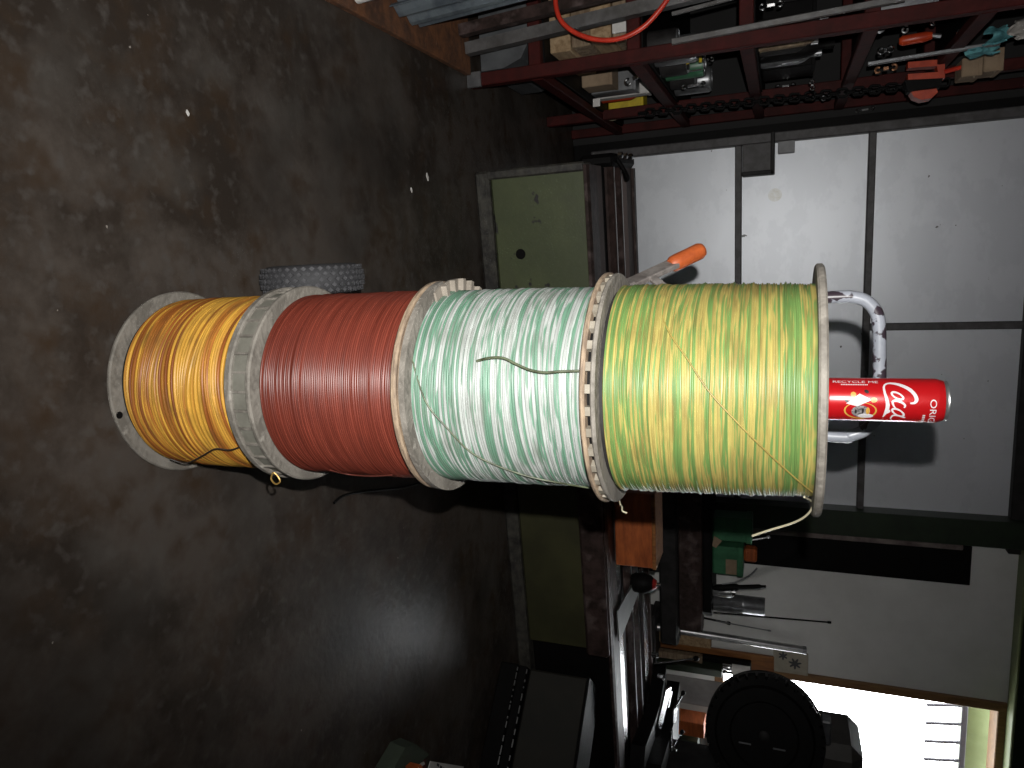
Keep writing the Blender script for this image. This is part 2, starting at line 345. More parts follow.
# window: jambs, lintel and what hangs outside
struct('window_1', MB().box((DL-.004, WB-.02, DS-.03), (DL+.045, WB+.12, DT)).box((DL-.004, WB-.03, DS-.05), (DR, WB+.12, DS+.002)).box((DL+.045, WB-.02, DT-.045), (DR, WB+.12, DT)), M_jamb)
struct('ground_outside', MB().box((-1, WB+.1, -.14), (9, 14, -.02), ch=0), M_yard)
aw = thing('canopy', 'pale green canopy beam with short hanging rods outside the bright window', 'canopy', (2.95, WB+.30, 2.0))
MB().box((2.36, WB+.24, 2.105), (4.1, WB+.36, 2.30), ch=.01).build('beam', M_palegreen, aw, True)
MB().box((2.36, WB+.225, 2.095), (4.1, WB+.24, 2.125), ch=.003).build('lip', M_purplegrey, aw, True)
for i in range(7):
    a = 2.533+i*.118; r = MB().tube([(a, WB+.232, 2.10), (a+.028, WB+.232, 1.925)], .0092, 8).build('rod', M_purplegrey, aw, True)
    MB().lathe([(0, -.008), (.009, -.006), (.009, .006), (0, .008)], 8, (a+.028, WB+.232, 1.925)).build('tip', M_purplegrey, r, True)

# ------------------------------------------------------------------ the four cable spools
SX, SY = .2035, 1.0546
def grid_mesh(name, X, uv, m, parent):
    """a wrapped grid (rows x segments) as one smooth mesh with uv"""
    nr, ns = X.shape[:2]; me = bpy.data.meshes.new(name)
    idx = np.arange(nr*ns).reshape(nr, ns); a = idx[:-1]; b = np.roll(idx, -1, 1)[:-1]; c_ = np.roll(idx, -1, 1)[1:]; d = idx[1:]
    F = np.stack([a, b, c_, d], -1).reshape(-1, 4)
    me.from_pydata(X.reshape(-1, 3).tolist(), [], F.tolist())
    u = me.uv_layers.new(name='uv'); U = uv.copy(); j = np.arange(ns); 
    ub = np.where(np.arange(ns) == ns-1, 1., np.roll(uv[0, :, 0], -1))
    r0 = np.repeat(np.arange(nr-1), ns); s0 = np.tile(j, nr-1)
    v0 = uv[r0, 0, 1]+1e-3; v1 = uv[r0+1, 0, 1]-1e-3; ua = uv[0, s0, 0]; uc = ub[s0]
    L = np.stack([np.stack([ua, v0], -1), np.stack([uc, v0], -1), np.stack([uc, v1], -1), np.stack([ua, v1], -1)], 1).reshape(-1)
    u.data.foreach_set('uv', L); me.polygons.foreach_set('use_smooth', [True]*len(me.polygons)); me.materials.append(m)
    o = bpy.data.objects.new(name, me); COL.objects.link(o); o.parent = parent; return o
def smooth1(n, k, amp):
    """periodic smooth noise on n samples"""
    t = np.arange(n)/n*2*PI; o = np.zeros(n)
    for h in range(1, k+1): o += rng.normal()*np.cos(h*t+rng.uniform(0, 6.3))/h**.6
    return amp*o/2
def winding(parent, z0, z1, r0, r1, pitch, m, ragged=.0006, bulge=0., slant=.003, ns=200):
    n = int((z1-z0)/pitch); prof = [0., .18, .5, .82]; rows = []; UV = []; th = np.arange(ns)/ns*2*PI
    wv = [smooth1(ns, 5, slant) for _ in range(9)]
    for k in range(n):
        jr = smooth1(ns, 4, ragged)+abs(rng.normal())*ragged; f = k/n*8; i = int(f); w = wv[i]*(1-f+i)+wv[min(i+1, 8)]*(f-i); jz = smooth1(ns, 6, pitch*.12)
        for t in prof:
            z = z0+(k+t)*pitch; e = min(1, min(z-z0, z1-z)/.02)
            rr = r0+(r1-r0)*(k+t)/n + bulge*math.sin(PI*(k+t)/n) + jr - pitch*.62*(1-math.sin(PI*t)**.7 if t > 0 else 1)
            zz = z+(w+jz)*max(0, e)
            rows.append(np.stack([rr*np.cos(th), rr*np.sin(th), zz], -1)); UV.append((th/(2*PI), k+t))
    rr = rows[-1].copy(); rr[:, 2] = z1; rows.append(rr); UV.append((th/(2*PI), n-.001))
    inn = rows[0].copy(); inn[:, :2] *= .4; inn[:, 2] = z0; out = rows[-1].copy(); out[:, :2] *= .4
    rows = [inn]+rows+[out]; UV = [(UV[0][0], 0.)]+UV+[(UV[-1][0], n-.0005)]
    X = np.stack(rows); uv = np.stack([np.stack([u, np.full(ns, v)], -1) for u, v in UV])
    return grid_mesh('cable_winding', X, uv, m, parent)
def flange(parent, z0, z1, r, m, bore=.022, name='flange', wob=0.):
    c = min(.0025, (z1-z0)*.3)
    return MB().lathe([(bore, z0), (r-c, z0), (r, z0+c), (r, z1-c), (r-c, z1), (bore, z1)], 96, closed=True).build(name, m, parent)
def ribbed_rim(parent, z0, z1, r, nribs, m, mrib, depth=.006, rb=.05, w=.004):
    """a band whose radial ribs stand out to the rim: one toothed ring"""
    prof = []
    for k in range(nribs):
        t = 2*PI*k/nribs; h = w/2/r; g = 2*PI/nribs
        prof += [(r-depth, t-h), (r, t-h), (r, t+h), (r-depth, t+h)]+[(r-depth, t+h+(g-2*h)*q/4) for q in (1, 2, 3)]
    n = len(prof); vs = []
    for q, t in prof: vs += [(rb*math.cos(t), rb*math.sin(t), z0), (q*math.cos(t), q*math.sin(t), z0), (q*math.cos(t), q*math.sin(t), z1), (rb*math.cos(t), rb*math.sin(t), z1)]
    fs = [(k*4+e, k*4+(e+1) % 4, ((k+1) % n)*4+(e+1) % 4, ((k+1) % n)*4+e) for k in range(n) for e in range(4)]
    o = MB().add(vs, fs).build('ribbed_rim', m, parent); o.data.materials.append(mrib)
    for p in o.data.polygons:
        if math.hypot(p.center.x, p.center.y) > r-depth*.62 and abs(p.normal.z) < .5: p.material_index = 1
    return o
def pol(r, deg, z):     # point on a spool: 0 degrees faces the camera, positive to the right
    t = math.atan2(-SY, -SX)+math.radians(deg); return Vector((r*math.cos(t), r*math.sin(t), z))
def surf(x, y, r):      # photograph point met with a spool's cylinder, relative to the spool axis
    v = _ray(x, y); dx, dy = v.x, v.y; A = dx*dx+dy*dy; B = -2*(dx*SX+dy*SY); Cc = SX*SX+SY*SY-r*r; D = max(0, B*B-4*A*Cc)
    t = (-B-math.sqrt(D))/(2*A); return Vector((t*dx-SX, t*dy-SY, EYE+t*v.z))
GRP = None
# 1: ochre yellow, bottom
Z1 = 0.0
s1 = thing('cable_spool', 'spool of ochre yellow cable standing on the concrete floor, lowest of the stack', 'cable spool', (SX, SY, 0))
fb = flange(s1, .0005, .009, .175, M_flange)
MB().lathe([(.03, .009), (.150, .009), (.150, .0192), (.03, .0192)], 64, closed=True).build('core', M_dark, s1)
MB().lathe([(.0, .0088), (.0065, .0088), (.0065, .0096), (0, .0096)], 16, surf(122, 424, .1)+Vector((0, 0, 0)) if False else pol(.166, 22, 0)).build('screw_hole', M_black, fb)
winding(s1, .0190, .258, .157, .1585, .0058, M_winding['yellow'], .0009, .002, .006)
flange(s1, .258, .272, .174, M_flange)
ribbed_rim(s1, .272, .301, .1715, 34, M_rim, M_flange, .0035)
def strand(parent, pts, r, m, name='loose_end', n=8): return MB().tube(spline(pts, n), r, 8).build(name, m, parent)
L_ = lambda z: Vector((0, 0, -z))
strand(s1, [surf(170, 459, .162), surf(186, 463, .164), surf(202, 456, .167), surf(215, 449, .168), surf(230, 450, .166), surf(242, 446, .166)], .0014, M_blackwire)
strand(s1, [pol(.172, 66, .275), pol(.182, 68, .270), pol(.190, 69, .279), pol(.186, 68, .290), pol(.178, 66, .287), pol(.174, 64, .282)], .0016, M_brass)
# 2: brick red
s2 = thing('cable_spool', 'spool of brick red brown cable, second from the floor in the stack', 'cable spool', (SX, SY, .3015))
flange(s2, .0, .0095, .175, M_flange)
MB().lathe([(.03, .0095), (.150, .0095), (.150, .0152), (.03, .0152)], 64, closed=True).build('core', M_dark, s2)
winding(s2, .0150, .2645, .1575, .1575, .0036, M_winding['red'], .0006, .001, .004)
flange(s2, .2645, .274, .1735, M_ply); flange(s2, .2745, .2800, .170, M_ply, name='cover_board')
z2 = .3015
strand(s2, [surf(330, 470, .159)+L_(z2), surf(350, 474.5, .160)+L_(z2), surf(372, 476, .161)+L_(z2), surf(392, 475, .160)+L_(z2)], .0014, M_redwire)
# 3: white and green
z3 = .5820
s3 = thing('cable_spool', 'spool of white cable with green stripes, third from the floor in the stack', 'cable spool', (SX, SY, z3))
fl3 = MB()
notch = (-118, -72)     # a piece of the lower board has broken out at the left
def broken_flange(mb, z0, z1, r, bore=.03):
    n = 140; vs = []; 
    for k in range(n):
        deg = -180+360*k/n; rr = r
        if notch[0] < deg < notch[1]: rr = .150
        for q, z in ((bore, z0), (rr, z0), (rr, z1), (bore, z1)): vs.append(pol(q, deg, z))
    fs = []
    for k in range(n):
        j = (k+1) % n
        for e in range(4): fs.append((k*4+e, k*4+(e+1) % 4, j*4+(e+1) % 4, j*4+e))
    mb.add(vs, fs); return mb
fo = broken_flange(fl3, .0, .0094, .175).build('flange', M_flange, s3)
MB().lathe([(.1735, .0006), (.1758, .0010), (.1758, .0060), (.1735, .0066)], 100, closed=True).build('board_edge', M_ply, fo) if False else None
winding(s3, .0095, .2705, .1560, .1530, .0038, M_winding['white'], .0008, .0012, .005)
flange(s3, .2705, .2775, .1755, M_ply)
ribbed_rim(s3, .2775, .2845, .172, 36, M_black, M_beige, .012, w=.012)  # light showing between the ribs put in as pale ribs on black recesses
# broken ribbed rim piece lifted at the back left
br = MB(); vs = []; pr = []
for k in range(6):
    d0 = -122+k*11.0; pr += [(d0, .026), (d0+3.2, .026), (d0+3.3, .017), (d0+10.9, .017)]
for k, (dg, zt) in enumerate(pr):
    ro = .184-.0002*(dg+122); vs += [pol(.140, dg, .0125), pol(ro, dg, .0135), pol(ro, dg, zt), pol(.140, dg, zt)]
n_ = len(pr); fs = [(k*4+e, k*4+(e+1) % 4, (k+1)*4+(e+1) % 4, (k+1)*4+e) for k in range(n_-1) for e in range(4)]+[(3, 2, 1, 0), (n_*4-4, n_*4-3, n_*4-2, n_*4-1)]
br.add(vs, fs).build('broken_rim', mat('dusty_beige_rim', (.235, .205, .17), .75, var=(.15, .13, .105), scale=25), s3)
e3 = [surf(411, 355, .1575), surf(425, 400, .159), surf(447, 428, .159), surf(475, 455, .159), surf(520, 474, .159), surf(560, 483.0, .1585), pol(.1585, 88, z3+.262)]
strand(s3, [p+L_(z3) for p in e3], .0013, M_greenwire)
e3 = [surf(477, 361, .160), surf(489, 358, .166), surf(503, 358, .167), surf(516, 364, .167), surf(530, 370, .166), surf(545, 372.5, .166), surf(560, 371.5, .164), surf(579, 371, .159)]
strand(s3, [p+L_(z3) for p in e3], .0019, M_greenwire)
# 4: yellow and green, top
z4 = .8666
s4 = thing('cable_spool', 'spool of yellow and green striped cable with the red can on top', 'cable spool', (SX, SY, z4))
flange(s4, .0, .0065, .1740, M_flange)
MB().lathe([(.03, .0065), (.148, .0065), (.148, .0127), (.03, .0127)], 64, closed=True).build('core', M_dark, s4)
winding(s4, .0125, .2758, .1545, .1475, .0031, M_winding['green'], .0010, .0015, .0035)
flange(s4, .2758, .2866, .1752, M_flange)
e4 = [surf(655, 296, .154), surf(668, 330, .1552), surf(688, 360, .156), surf(708, 390, .156), surf(735, 420, .1555), surf(765, 450, .1545), surf(795, 478, .153), surf(812, 492, .1505)]
strand(s4, [p+L_(z4) for p in e4], .0011, M_ywire)
e4 = [pol(.1500, 75, z4+.266), at_b(812, 502, 1.02), at_b(811, 510, 1.0), at_b(803, 518, .98), at_b(790, 524, .965), at_b(770, 530, .95), at_b(752, 536, .935)]
q0 = Vector((SX, SY, 0))
strand(s4, [e4[0]+L_(z4)]+[p-q0+L_(z4) for p in e4[1:]], .0015, M_cream)
e4 = [pol(.150, 80, .0055), at_b(620, 503, 1.05)-q0+L_(z4), at_b(622, 507, 1.04)-q0+L_(z4), at_b(622.5, 511, 1.03)-q0+L_(z4), at_b(627, 513, 1.03)-q0+L_(z4)]
strand(s4, e4, .0013, M_cream)

# ------------------------------------------------------------------ the can
CB = Vector((.2085, 1.022, z4+.2866)); CR, CH = .0285, .1455
can = thing('drink_can', 'slim red soft drink can standing on top of the cable spools', 'can', CB)
th0 = math.atan2(-CB.y, -CB.x)
MB().lathe([(.0268, .0042), (CR-.0004, .0060), (CR, .008), (CR, .1325), (CR-.0006, .135), (.0258, .1412)], 64).build('body', M_canred, can)
MB().lathe([(.0, .0035), (.017, .0025), (.0195, .0), (.0225, .0), (.0245, .0015), (.0268, .0044), (.0, .0050)], 64).build('base', M_alu, can)
tp = MB().lathe([(.0, .1408), (.0259, .1410), (.0250, .1430), (.0258, .1440), (.0258, .1455), (.0243, .1455), (.0236, .1425), (.0, .1422)], 64).build('lid', M_alu, can)
MB().box((-.005, -.012, .1423), (.005, .012, .1436)).build('ring_pull', M_alu, tp)
def wrap(vs, fs, name, m, lift=.00025, th=.0004):
    """x along the can's girth (metres, 0 faces the camera), y up: wrapped on the can as a thin print"""
    bm = bmesh.new(); V = [bm.verts.new((v[0], v[1], 0)) for v in vs]
    for f in fs:
        try: bm.faces.new([V[i] for i in f])
        except ValueError: pass
    bmesh.ops.triangulate(bm, faces=bm.faces)
    for _ in range(2): 
        bmesh.ops.subdivide_edges(bm, edges=[e for e in bm.edges if e.calc_length() > .003], cuts=1, use_grid_fill=True)
        bmesh.ops.triangulate(bm, faces=bm.faces)
    for v in bm.verts:
        a = th0+v.co.x/CR; r = CR+lift; v.co = Vector((r*math.cos(a), r*math.sin(a), v.co.y))
    me = bpy.data.meshes.new(name); bm.to_mesh(me); bm.free(); me.materials.append(m)
    o = bpy.data.objects.new(name, me); COL.objects.link(o); o.parent = can; return o
KX = .145/830                                # zoomed photograph unit -> metres on the can
def cz(X): return (X+max(0, 30*(1-(X-100)/520))-100)*KX+.001
def cg(Y):
    s_ = max(-.985, min(.985, (Y-272)/143)); return CR*math.asin(s_)
def stroke(pts, w, n=7):
    P = spline([(cg(Y), cz(X), 0) for X, Y in pts], n); m_ = len(P); vs = []; fs = []
    for i, p in enumerate(P):
        d = (P[min(i+1, m_-1)]-P[max(i-1, 0)]).normalized(); t = i/(m_-1)*(len(w)-1); k = min(int(t), len(w)-2); ww = (w[k]*(1-t+k)+w[k+1]*(t-k))*KX/2
        nr = Vector((-d.y, d.x, 0)); vs += [p+nr*ww, p-nr*ww]
    fs = [(2*i, 2*i+1, 2*i+3, 2*i+2) for i in range(m_-1)]; return vs, fs
def join(*vf):
    V = []; Fs = []
    for vs, fs in vf: o = len(V); V += list(vs); Fs += [tuple(i+o for i in f) for f in fs]
    return V, Fs
ring_ = lambda cx, cy, rx, ry, tilt, w: stroke([(cx+rx*math.cos(t)*math.cos(tilt)-ry*math.sin(t)*math.sin(tilt), cy+rx*math.cos(t)*math.sin(tilt)+ry*math.sin(t)*math.cos(tilt)) for t in [2*PI*k/14+.4 for k in range(15)]], w)
logo = join(
    stroke([(672, 292), (700, 288), (712, 268), (700, 236), (668, 204), (620, 180), (570, 168), (525, 168), (498, 186), (500, 225), (514, 268), (522, 310), (515, 345), (496, 384)], [10, 18, 24, 24, 26, 26, 22, 14, 12, 16, 20, 26, 24, 6]),
    stroke([(515, 330), (535, 345), (520, 360)], [8, 16, 4]),
    ring_(588, 246, 42, 17, .42, [16, 11, 16, 11, 16]),
    stroke([(634, 322), (640, 306), (618, 288), (580, 276), (556, 284), (562, 308), (580, 326)], [8, 14, 16, 18, 16, 12, 6]),
    ring_(596, 352, 44, 17, .42, [16, 11, 16, 11, 16]),
    stroke([(650, 385), (600, 372), (565, 372), (552, 392), (565, 404)], [14, 16, 14, 10, 6]))
wrap(*logo, 'script_lettering', M_canwhite)
vs, fs = text_mesh('RECYCLE ME', 1.0); w_ = max(v.x for v in vs)
sc = (440-130)*KX/w_; g0 = cg(166)
wrap([(g0-v.y*.0066, cz(130)+v.x*sc) for v in vs], fs, 'upright_lettering', M_canwhite)
vs = []; fs = []
for k in range(16):                          # a second line too small to read
    X0 = 192+k*12.3; o = len(vs); vs += [(cg(181), cz(X0)), (cg(181), cz(X0+8)), (cg(174), cz(X0+8)), (cg(174), cz(X0))]; fs.append((o, o+1, o+2, o+3))
wrap(vs, fs, 'small_print', M_canwhite)
vs, fs = text_mesh('ORIGINAL', 1.0); w_ = max(v.x for v in vs); x0 = cg(262); sc = (cg(405)-x0)/w_*1.95
wrap([(x0+v.x*sc, cz(800)+v.y*.0105) for v in vs], fs, 'label_lettering', M_canwhite)
vs = []; fs = []
for k in range(6):
    o = len(vs); y0 = cg(364)+k*.0035; vs += [(y0, cz(758)), (y0+.0024, cz(758)), (y0+.0024, cz(775)), (y0, cz(775))]; fs.append((o, o+1, o+2, o+3))
wrap(vs, fs, 'small_print', M_canwhite)
def quad(pts): return [(cg(Y), cz(X)) for X, Y in pts], [tuple(range(len(pts)))]
def oval(X, Y, a, b, tilt=0, n=24): return quad([(X+a*math.cos(t)*math.cos(tilt)-b*math.sin(t)*math.sin(tilt), Y+a*math.cos(t)*math.sin(tilt)+b*math.sin(t)*math.cos(tilt)) for t in [2*PI*k/n for k in range(n)]])
wrap(*oval(332, 345, 118, 54), 'emblem_gold', M_cangold, .00015)
wrap(*oval(332, 343, 106, 48), 'emblem_red', M_canred, .0003)
wrap(*oval(335, 350, 66, 38), 'emblem_centre', M_cangrey, .0004)
wrap(*oval(372, 378, 56, 14), 'emblem_cream', M_canwhite, .00042)
wrap(*quad([(228, 300), (325, 236), (408, 275), (310, 318)]), 'emblem_white', M_canwhite, .0005)
wrap(*join(oval(280, 242, 20, 17), oval(425, 275, 24, 17), oval(385, 345, 14, 22)), 'emblem_gold_spots', M_cangold, .0006)
wrap(*join(oval(374, 222, 17, 11, .4), oval(232, 282, 16, 10, .4), oval(300, 350, 8, 14), oval(350, 345, 8, 16)), 'emblem_dark_spots', M_canblack, .0007)

# ------------------------------------------------------------------ hand truck behind the stack
ht = thing('hand_truck', 'old two-wheeled hand truck with chipped white hoop handle behind the spools', 'hand truck', (.205, 1.35, 0))
LB = 1.30
c0 = at_b(829, 297, LB); hoop = [Vector((.098, 1.30, .30)), Vector((.094, 1.30, 1.0)), at_b(835, 297, LB), at_b(852, 297, LB), at_b(866, 301, LB), at_b(876, 312, LB), at_b(879, 326, LB), at_b(879.5, 350, LB), at_b(879.5, 375, LB), at_b(879, 402, LB), at_b(876, 418, LB), at_b(865, 430, LB), at_b(850, 435.5, LB), at_b(835, 436.5, LB), Vector((.322, 1.30, 1.0)), Vector((.318, 1.30, .30))]
MB().tube(spline(hoop, 6), .0105, 14).build('hoop_frame', M_chippaint, ht, True)
for z in (.35, .62, .90): MB().tube([(.10, 1.30, z), (.315, 1.30, z)], .009, 10).build('crossbar', M_chippaint, ht, True)
MB().tube([(.06, 1.347, .113), (.35, 1.347, .113)], .010, 12).build('axle', M_dark, ht, True)
for a in (.13, .285): MB().bar((a, 1.347, .113), (a, 1.302, .34), .02, .012).build('axle_strut', M_chippaint, ht, True)
MB().box((.08, 1.255, .012), (.335, 1.31, .30), ch=.01).build('back_plate', M_dark, ht, True)
def wheel(a0):
    ax = (1, 0, 0); R0 = .112; wd = .031
    w = MB().lathe([(.062, -wd*.8), (.085, -wd*1.05), (.096, -wd), (.1045, -wd*.8), (R0-.0032, -wd*.45), (R0-.001, 0), (R0-.0032, wd*.45), (.1045, wd*.8), (.096, wd), (.085, wd*1.05), (.062, wd*.8)], 56, (a0, 1.347, R0), ax, closed=True).build('tyre', M_tyre, ht, True)
    tr = MB()
    for row, x in enumerate((-.0235, -.0118, 0, .0118, .0235)):
        for k in range(40):
            t = 2*PI*(k+.5*(row % 2))/40; rr = R0-.0015-(abs(x)/.031)**2*.0085; d = Vector((0, math.cos(t), math.sin(t))); tt = Vector((0, -math.sin(t), math.cos(t))); c = Vector((a0+x, 1.347, R0))+d*rr; X = Vector((1, 0, 0))
            q = [c+X*.0050, c+tt*.0062, c-X*.0050, c-tt*.0062]; tr.prism(q, d*.0042)
    tr.build('tread', mat('dusty_rubber', (.075, .074, .080), .8, var=(.035, .035, .038), scale=90), w, True)
    MB().lathe([(.010, -.030), (.022, -.030), (.024, -.018), (.058, -.014), (.064, -.022), (.064, .022), (.058, .014), (.024, .018), (.022, .030), (.010, .030)], 32, (a0, 1.347, R0), ax, closed=True).build('wheel_hub', M_greybar, ht, True)
wheel(.022); wheel(.378)
# lever with the orange grip
g0, g1, g2, g3 = Vector((.098, 1.305, .735)), at_b(630, 284, 1.42), at_b(674, 263.5, 1.50), at_b(704, 249, 1.545)
lv = MB().bar(g0, g1, .014, .030).bar(g1, g2, .012, .034).build('side_lever', M_greybar, ht, True)
d = (g3-g2).normalized()
MB().tube([g2-d*.01, g2-d*.004, g2+d*.01, g2+(g3-g2)*.5, g3-d*.012, g3-d*.004, g3], [.012, .0165, .0175, .0170, .0175, .014, .006], 14).build('grip', M_orange, lv, True)
MB().bar(at_b(649, 276, 1.45), at_b(664, 287, 1.42), .010, .016).build('stay', M_greybar, lv, True)

# ------------------------------------------------------------------ green machine with steel slideways (lathe bed)
LR = math.radians(4.5); LO = Vector((-.318, 2.555, 0))
bed = thing('lathe', 'long green machine bed with shiny steel slideways against the white wall', 'machine', LO, LR)
LEN = 3.4
fp = MB().box((.01, .02, .058), (1.10, .16, .429), ch=.008).build('front_panel', M_green, bed)
MB().box((1.11, .02, .058), (2.02, .16, .425), ch=.008).build('side_panel', mat('dimmed_olive_panel', (.045, .044, .017), .55, var=(.030, .029, .012), scale=4, bump=.06), bed)  # olive paint darkened for the flash falling off towards the right
MB().box((2.03, .06, .058), (LEN, .16, .425), ch=.008).build('end_panel', M_black, bed)
pl_ = MB().box((-.012, .0, .0), (LEN, .16, .058), ch=.01).box((-.012, .004, .05), (.022, .12, .43), ch=.006).build('plinth', M_greenworn, bed)
MB().lathe([(0, 0), (.017, 0), (.020, -.004), (.0, -.004)], 20, (.305, .0195, .160), (0, 1, 0)).build('bolt_hole', M_black, fp)
MB().box((.03, .16, .0), (LEN, .86, .36), ch=.01).build('base_casting', M_dark, bed)
MB().box((1.12, -.03, .335), (2.02, .03, .434), ch=.012).build('apron_casting', M_bedrust, bed)
def rail(prof, name, m): return MB().prism([(.0, y, z) for y, z in prof], (LEN, 0, 0)).build(name, m, bed)
rail([(.0, .440), (.0, .428), (.16, .428), (.16, .438), (.02, .446)], 'apron_rail', M_bedrust)
rail([(.165, .36), (.165, .432), (.262, .432), (.262, .36)], 'slideway', M_way)
rail([(.262, .36), (.262, .405), (.43, .405), (.43, .36)], 'bed_trough', M_black)
rail([(.43, .36), (.43, .415), (.455, .438), (.47, .438), (.495, .415), (.495, .36)], 'slideway', M_bedrust)
rail([(.495, .36), (.495, .405), (.575, .405), (.575, .36)], 'bed_trough', M_black)
rail([(.575, .36), (.575, .415), (.598, .438), (.612, .438), (.635, .415), (.635, .36)], 'slideway', M_bedrust)
rail([(.635, .36), (.635, .405), (.74, .405), (.74, .36)], 'bed_trough', M_black)
rail([(.74, .36), (.74, .433), (.86, .433), (.86, .36)], 'slideway', M_way)
for yy in (.4625, .605): rail([(yy-.005, .4375), (yy+.005, .4375), (yy+.003, .4405), (yy-.003, .4405)], 'slideway_crest', mat('crest_highlight', (.72, .70, .70), .28, 1., scale=9))  # V-way highlights put in as bright strips over the darker rails
rail([(.86, .30), (.86, .445), (.90, .445), (.90, .30)], 'back_rail', M_bedrust)
# end bracket with bolts at the left end of the bed
eb = MB().box((-.055, .42, .30), (.0, .86, .452), ch=.02).build('end_bracket', M_black, bed)
MB().tube(spline([(-.03, .48, .45), (.02, .50, .475), (.05, .54, .48), (.05, .60, .46), (.02, .64, .45)], 6), .010, 10).build('clamp_handle', M_black, eb)
for q in (.50, .60, .72): MB().lathe([(0, 0), (.014, 0), (.014, .016), (.008, .02), (0, .02)], 8, (-.045, q, .452)).build('bolt', M_chrome, eb)
# carriage at the right with its handles and tool steels
car = thing('lathe_carriage', 'dark machine carriage with bright levers and tool steels near the bright window', 'machine carriage', LO+Vector((2.25, .18, .435)), LR)
fp_ = [at_z(x, y, .448) for x, y in ((654, 664), (647, 704), (641, 720), (631, 744), (627, 800), (652, 800))]
MB().prism(fp_, (0, 0, .07)).build('saddle', M_black, car, True)
MB().prism([v+Vector((.10, .02, .07)) for v in fp_[:4]]+[v+Vector((0, 0, .07)) for v in fp_[4:]], (0, 0, .07)).build('cross_slide', M_black, car, True)
MB().bar(at_b(668, 688, 3.30), at_b(655, 742, 3.30), .050, .012, (.21, -.46, .86)).build('tool_steel', M_chrome, car, True)
MB().bar(at_b(671, 691, 3.34), at_b(668, 707, 3.34), .014, .010, (.21, -.46, .86)).build('tool_steel', M_chrome, car, True)
MB().bar(at_b(675, 708, 3.30), at_b(674, 722, 3.30), .034, .010, (.21, -.46, .86)).build('tool_steel', M_chrome, car, True)
MB().bar(at_b(671, 730, 3.30), at_b(671, 748, 3.30), .018, .012, (.21, -.46, .86)).build('tool_steel', M_chrome, car, True)
for p, q in (((674, 709, 3.30), (683, 693, 3.30)), ((675, 747, 3.30), (682, 732, 3.30))):
    P0, P1 = at_b(*p), at_b(*q); lv = MB().tube([P0, P1], [.006, .005], 10).build('lever', M_chrome, car, True)
    MB().lathe([(0, -.012), (.008, -.01), (.012, 0), (.008, .01), (0, .012)], 14, P1, (P1-P0)).build('lever_knob', M_black, lv, True)
P0, P1 = at_b(654, 664, 3.34), at_b(696, 658.5, 3.34)
lv = MB().tube([P0, P1], [.006, .005], 10).build('lever', M_chrome, car, True); MB().lathe([(0, -.016), (.010, -.012), (.014, 0), (.010, .012), (0, .016)], 14, P1, (P1-P0)).build('lever_knob', M_black, lv, True)
for i in range(4): p = at_b(663+i*4, 750.5, 3.30); MB().lathe([(0, -.01), (.008, -.01), (.008, .006), (.004, .01), (0, .01)], 8, p, (0, -.6, .8)).build('bolt', M_chrome, car, True)
for (x, y) in ((655, 655), (661, 677)): p = at_b(x, y, 3.34); MB().lathe([(0, -.02), (.014, -.016), (.016, .01), (.008, .02), (0, .02)], 12, p).build('bolt', M_chrome, car, True)
# things lying on the bed
P = [at_z(x, y, .452) for x, y in ((637, 573), (640, 586), (622, 633), (618, 641), (616, 612))]
tag(MB().prism(P, (0, 0, .006)).build('steel_strip', mat('grey_strip_paint', (.095, .095, .092), .5, .0)), 'grey flat steel strip lying slanted across the machine slideways', 'steel strip')
wbx = thing('wooden_box', 'orange brown wooden box sitting on the machine bed right of the spools', 'box', (1.18, 2.80, .447))
B0 = at_b(614, 507, 2.80); B1 = at_b(614, 565.5, 2.80)
MB().box((.99, 2.80, .449), (1.318, 2.98, .608), ch=.004).build('body', M_orangebox, wbx, True)
MB().box((.985, 2.795, .606), (1.322, 2.985, .622), ch=.004).build('lid', M_brownwood, wbx, True)
ck = thing('drill_chuck', 'small black chuck with a red band lying behind the wooden box', 'tool', (1.545, 3.12, .448))
MB().lathe([(0, 0), (.036, 0), (.046, .02), (.048, .06), (.040, .09), (.024, .11), (0, .11)], 20).build('body', M_black, ck)
MB().lathe([(.036, .090), (.028, .106), (.020, .118), (.0, .120)], 16).build('band', mat('dark_red_paint', (.30, .015, .012), .4), ck)
MB().lathe([(0, .118), (.010, .119), (.010, .136), (0, .138)], 12).build('spindle', M_chrome, ck)
# bolt heads on the dark rail
for (x, y, r) in ((591, 588, .016), (597, 575, .013), (600, 564, .010)):
    p = at_b(x, y, 2.675); 
    MB().lathe([(0, 0), (r, 0), (r, .02), (r*.5, .03), (0, .03)], 12, p+Vector((0, .015, 0)), (0, -1, 0)).build('bolt', M_steel, bed, True)

# ------------------------------------------------------------------ bench of dark steel beams behind the machine, with things on it
BB = 3.74                                   # front of the bench, just behind the machine
bn = thing('steel_bench', 'dark brown steel bench against the wall behind the machine', 'bench', (1.4, 3.88, 0))
ZB = at_b(712, 600, BB).z
zu, zl = at_b(679, 620, BB).z, at_b(660, 620, BB).z
MB().box((.55, BB, ZB-.05), (at_b(712, 615, BB).x, 4.03, ZB), ch=.006).build('bench_top', M_black, bn, True)
MB().box((.55, BB+.005, zu), (at_b(690, 632, BB).x, BB+.10, ZB-.052), ch=.006).build('upper_beam', M_bedrust, bn, True)
MB().box((.55, BB-.01, zl), (at_b(672, 645, BB).x, BB+.10, zu-.004), ch=.012).build('lower_beam', M_dark, bn, True)
for a in (.65, 1.75): MB().box((a, BB+.11, 0), (a+.08, BB+.16, ZB-.05), ch=.006).build('leg', M_dark, bn, True); MB().box((a, 3.95, 0), (a+.08, 4.02, ZB-.05), ch=.006).build('leg', M_dark, bn, True)
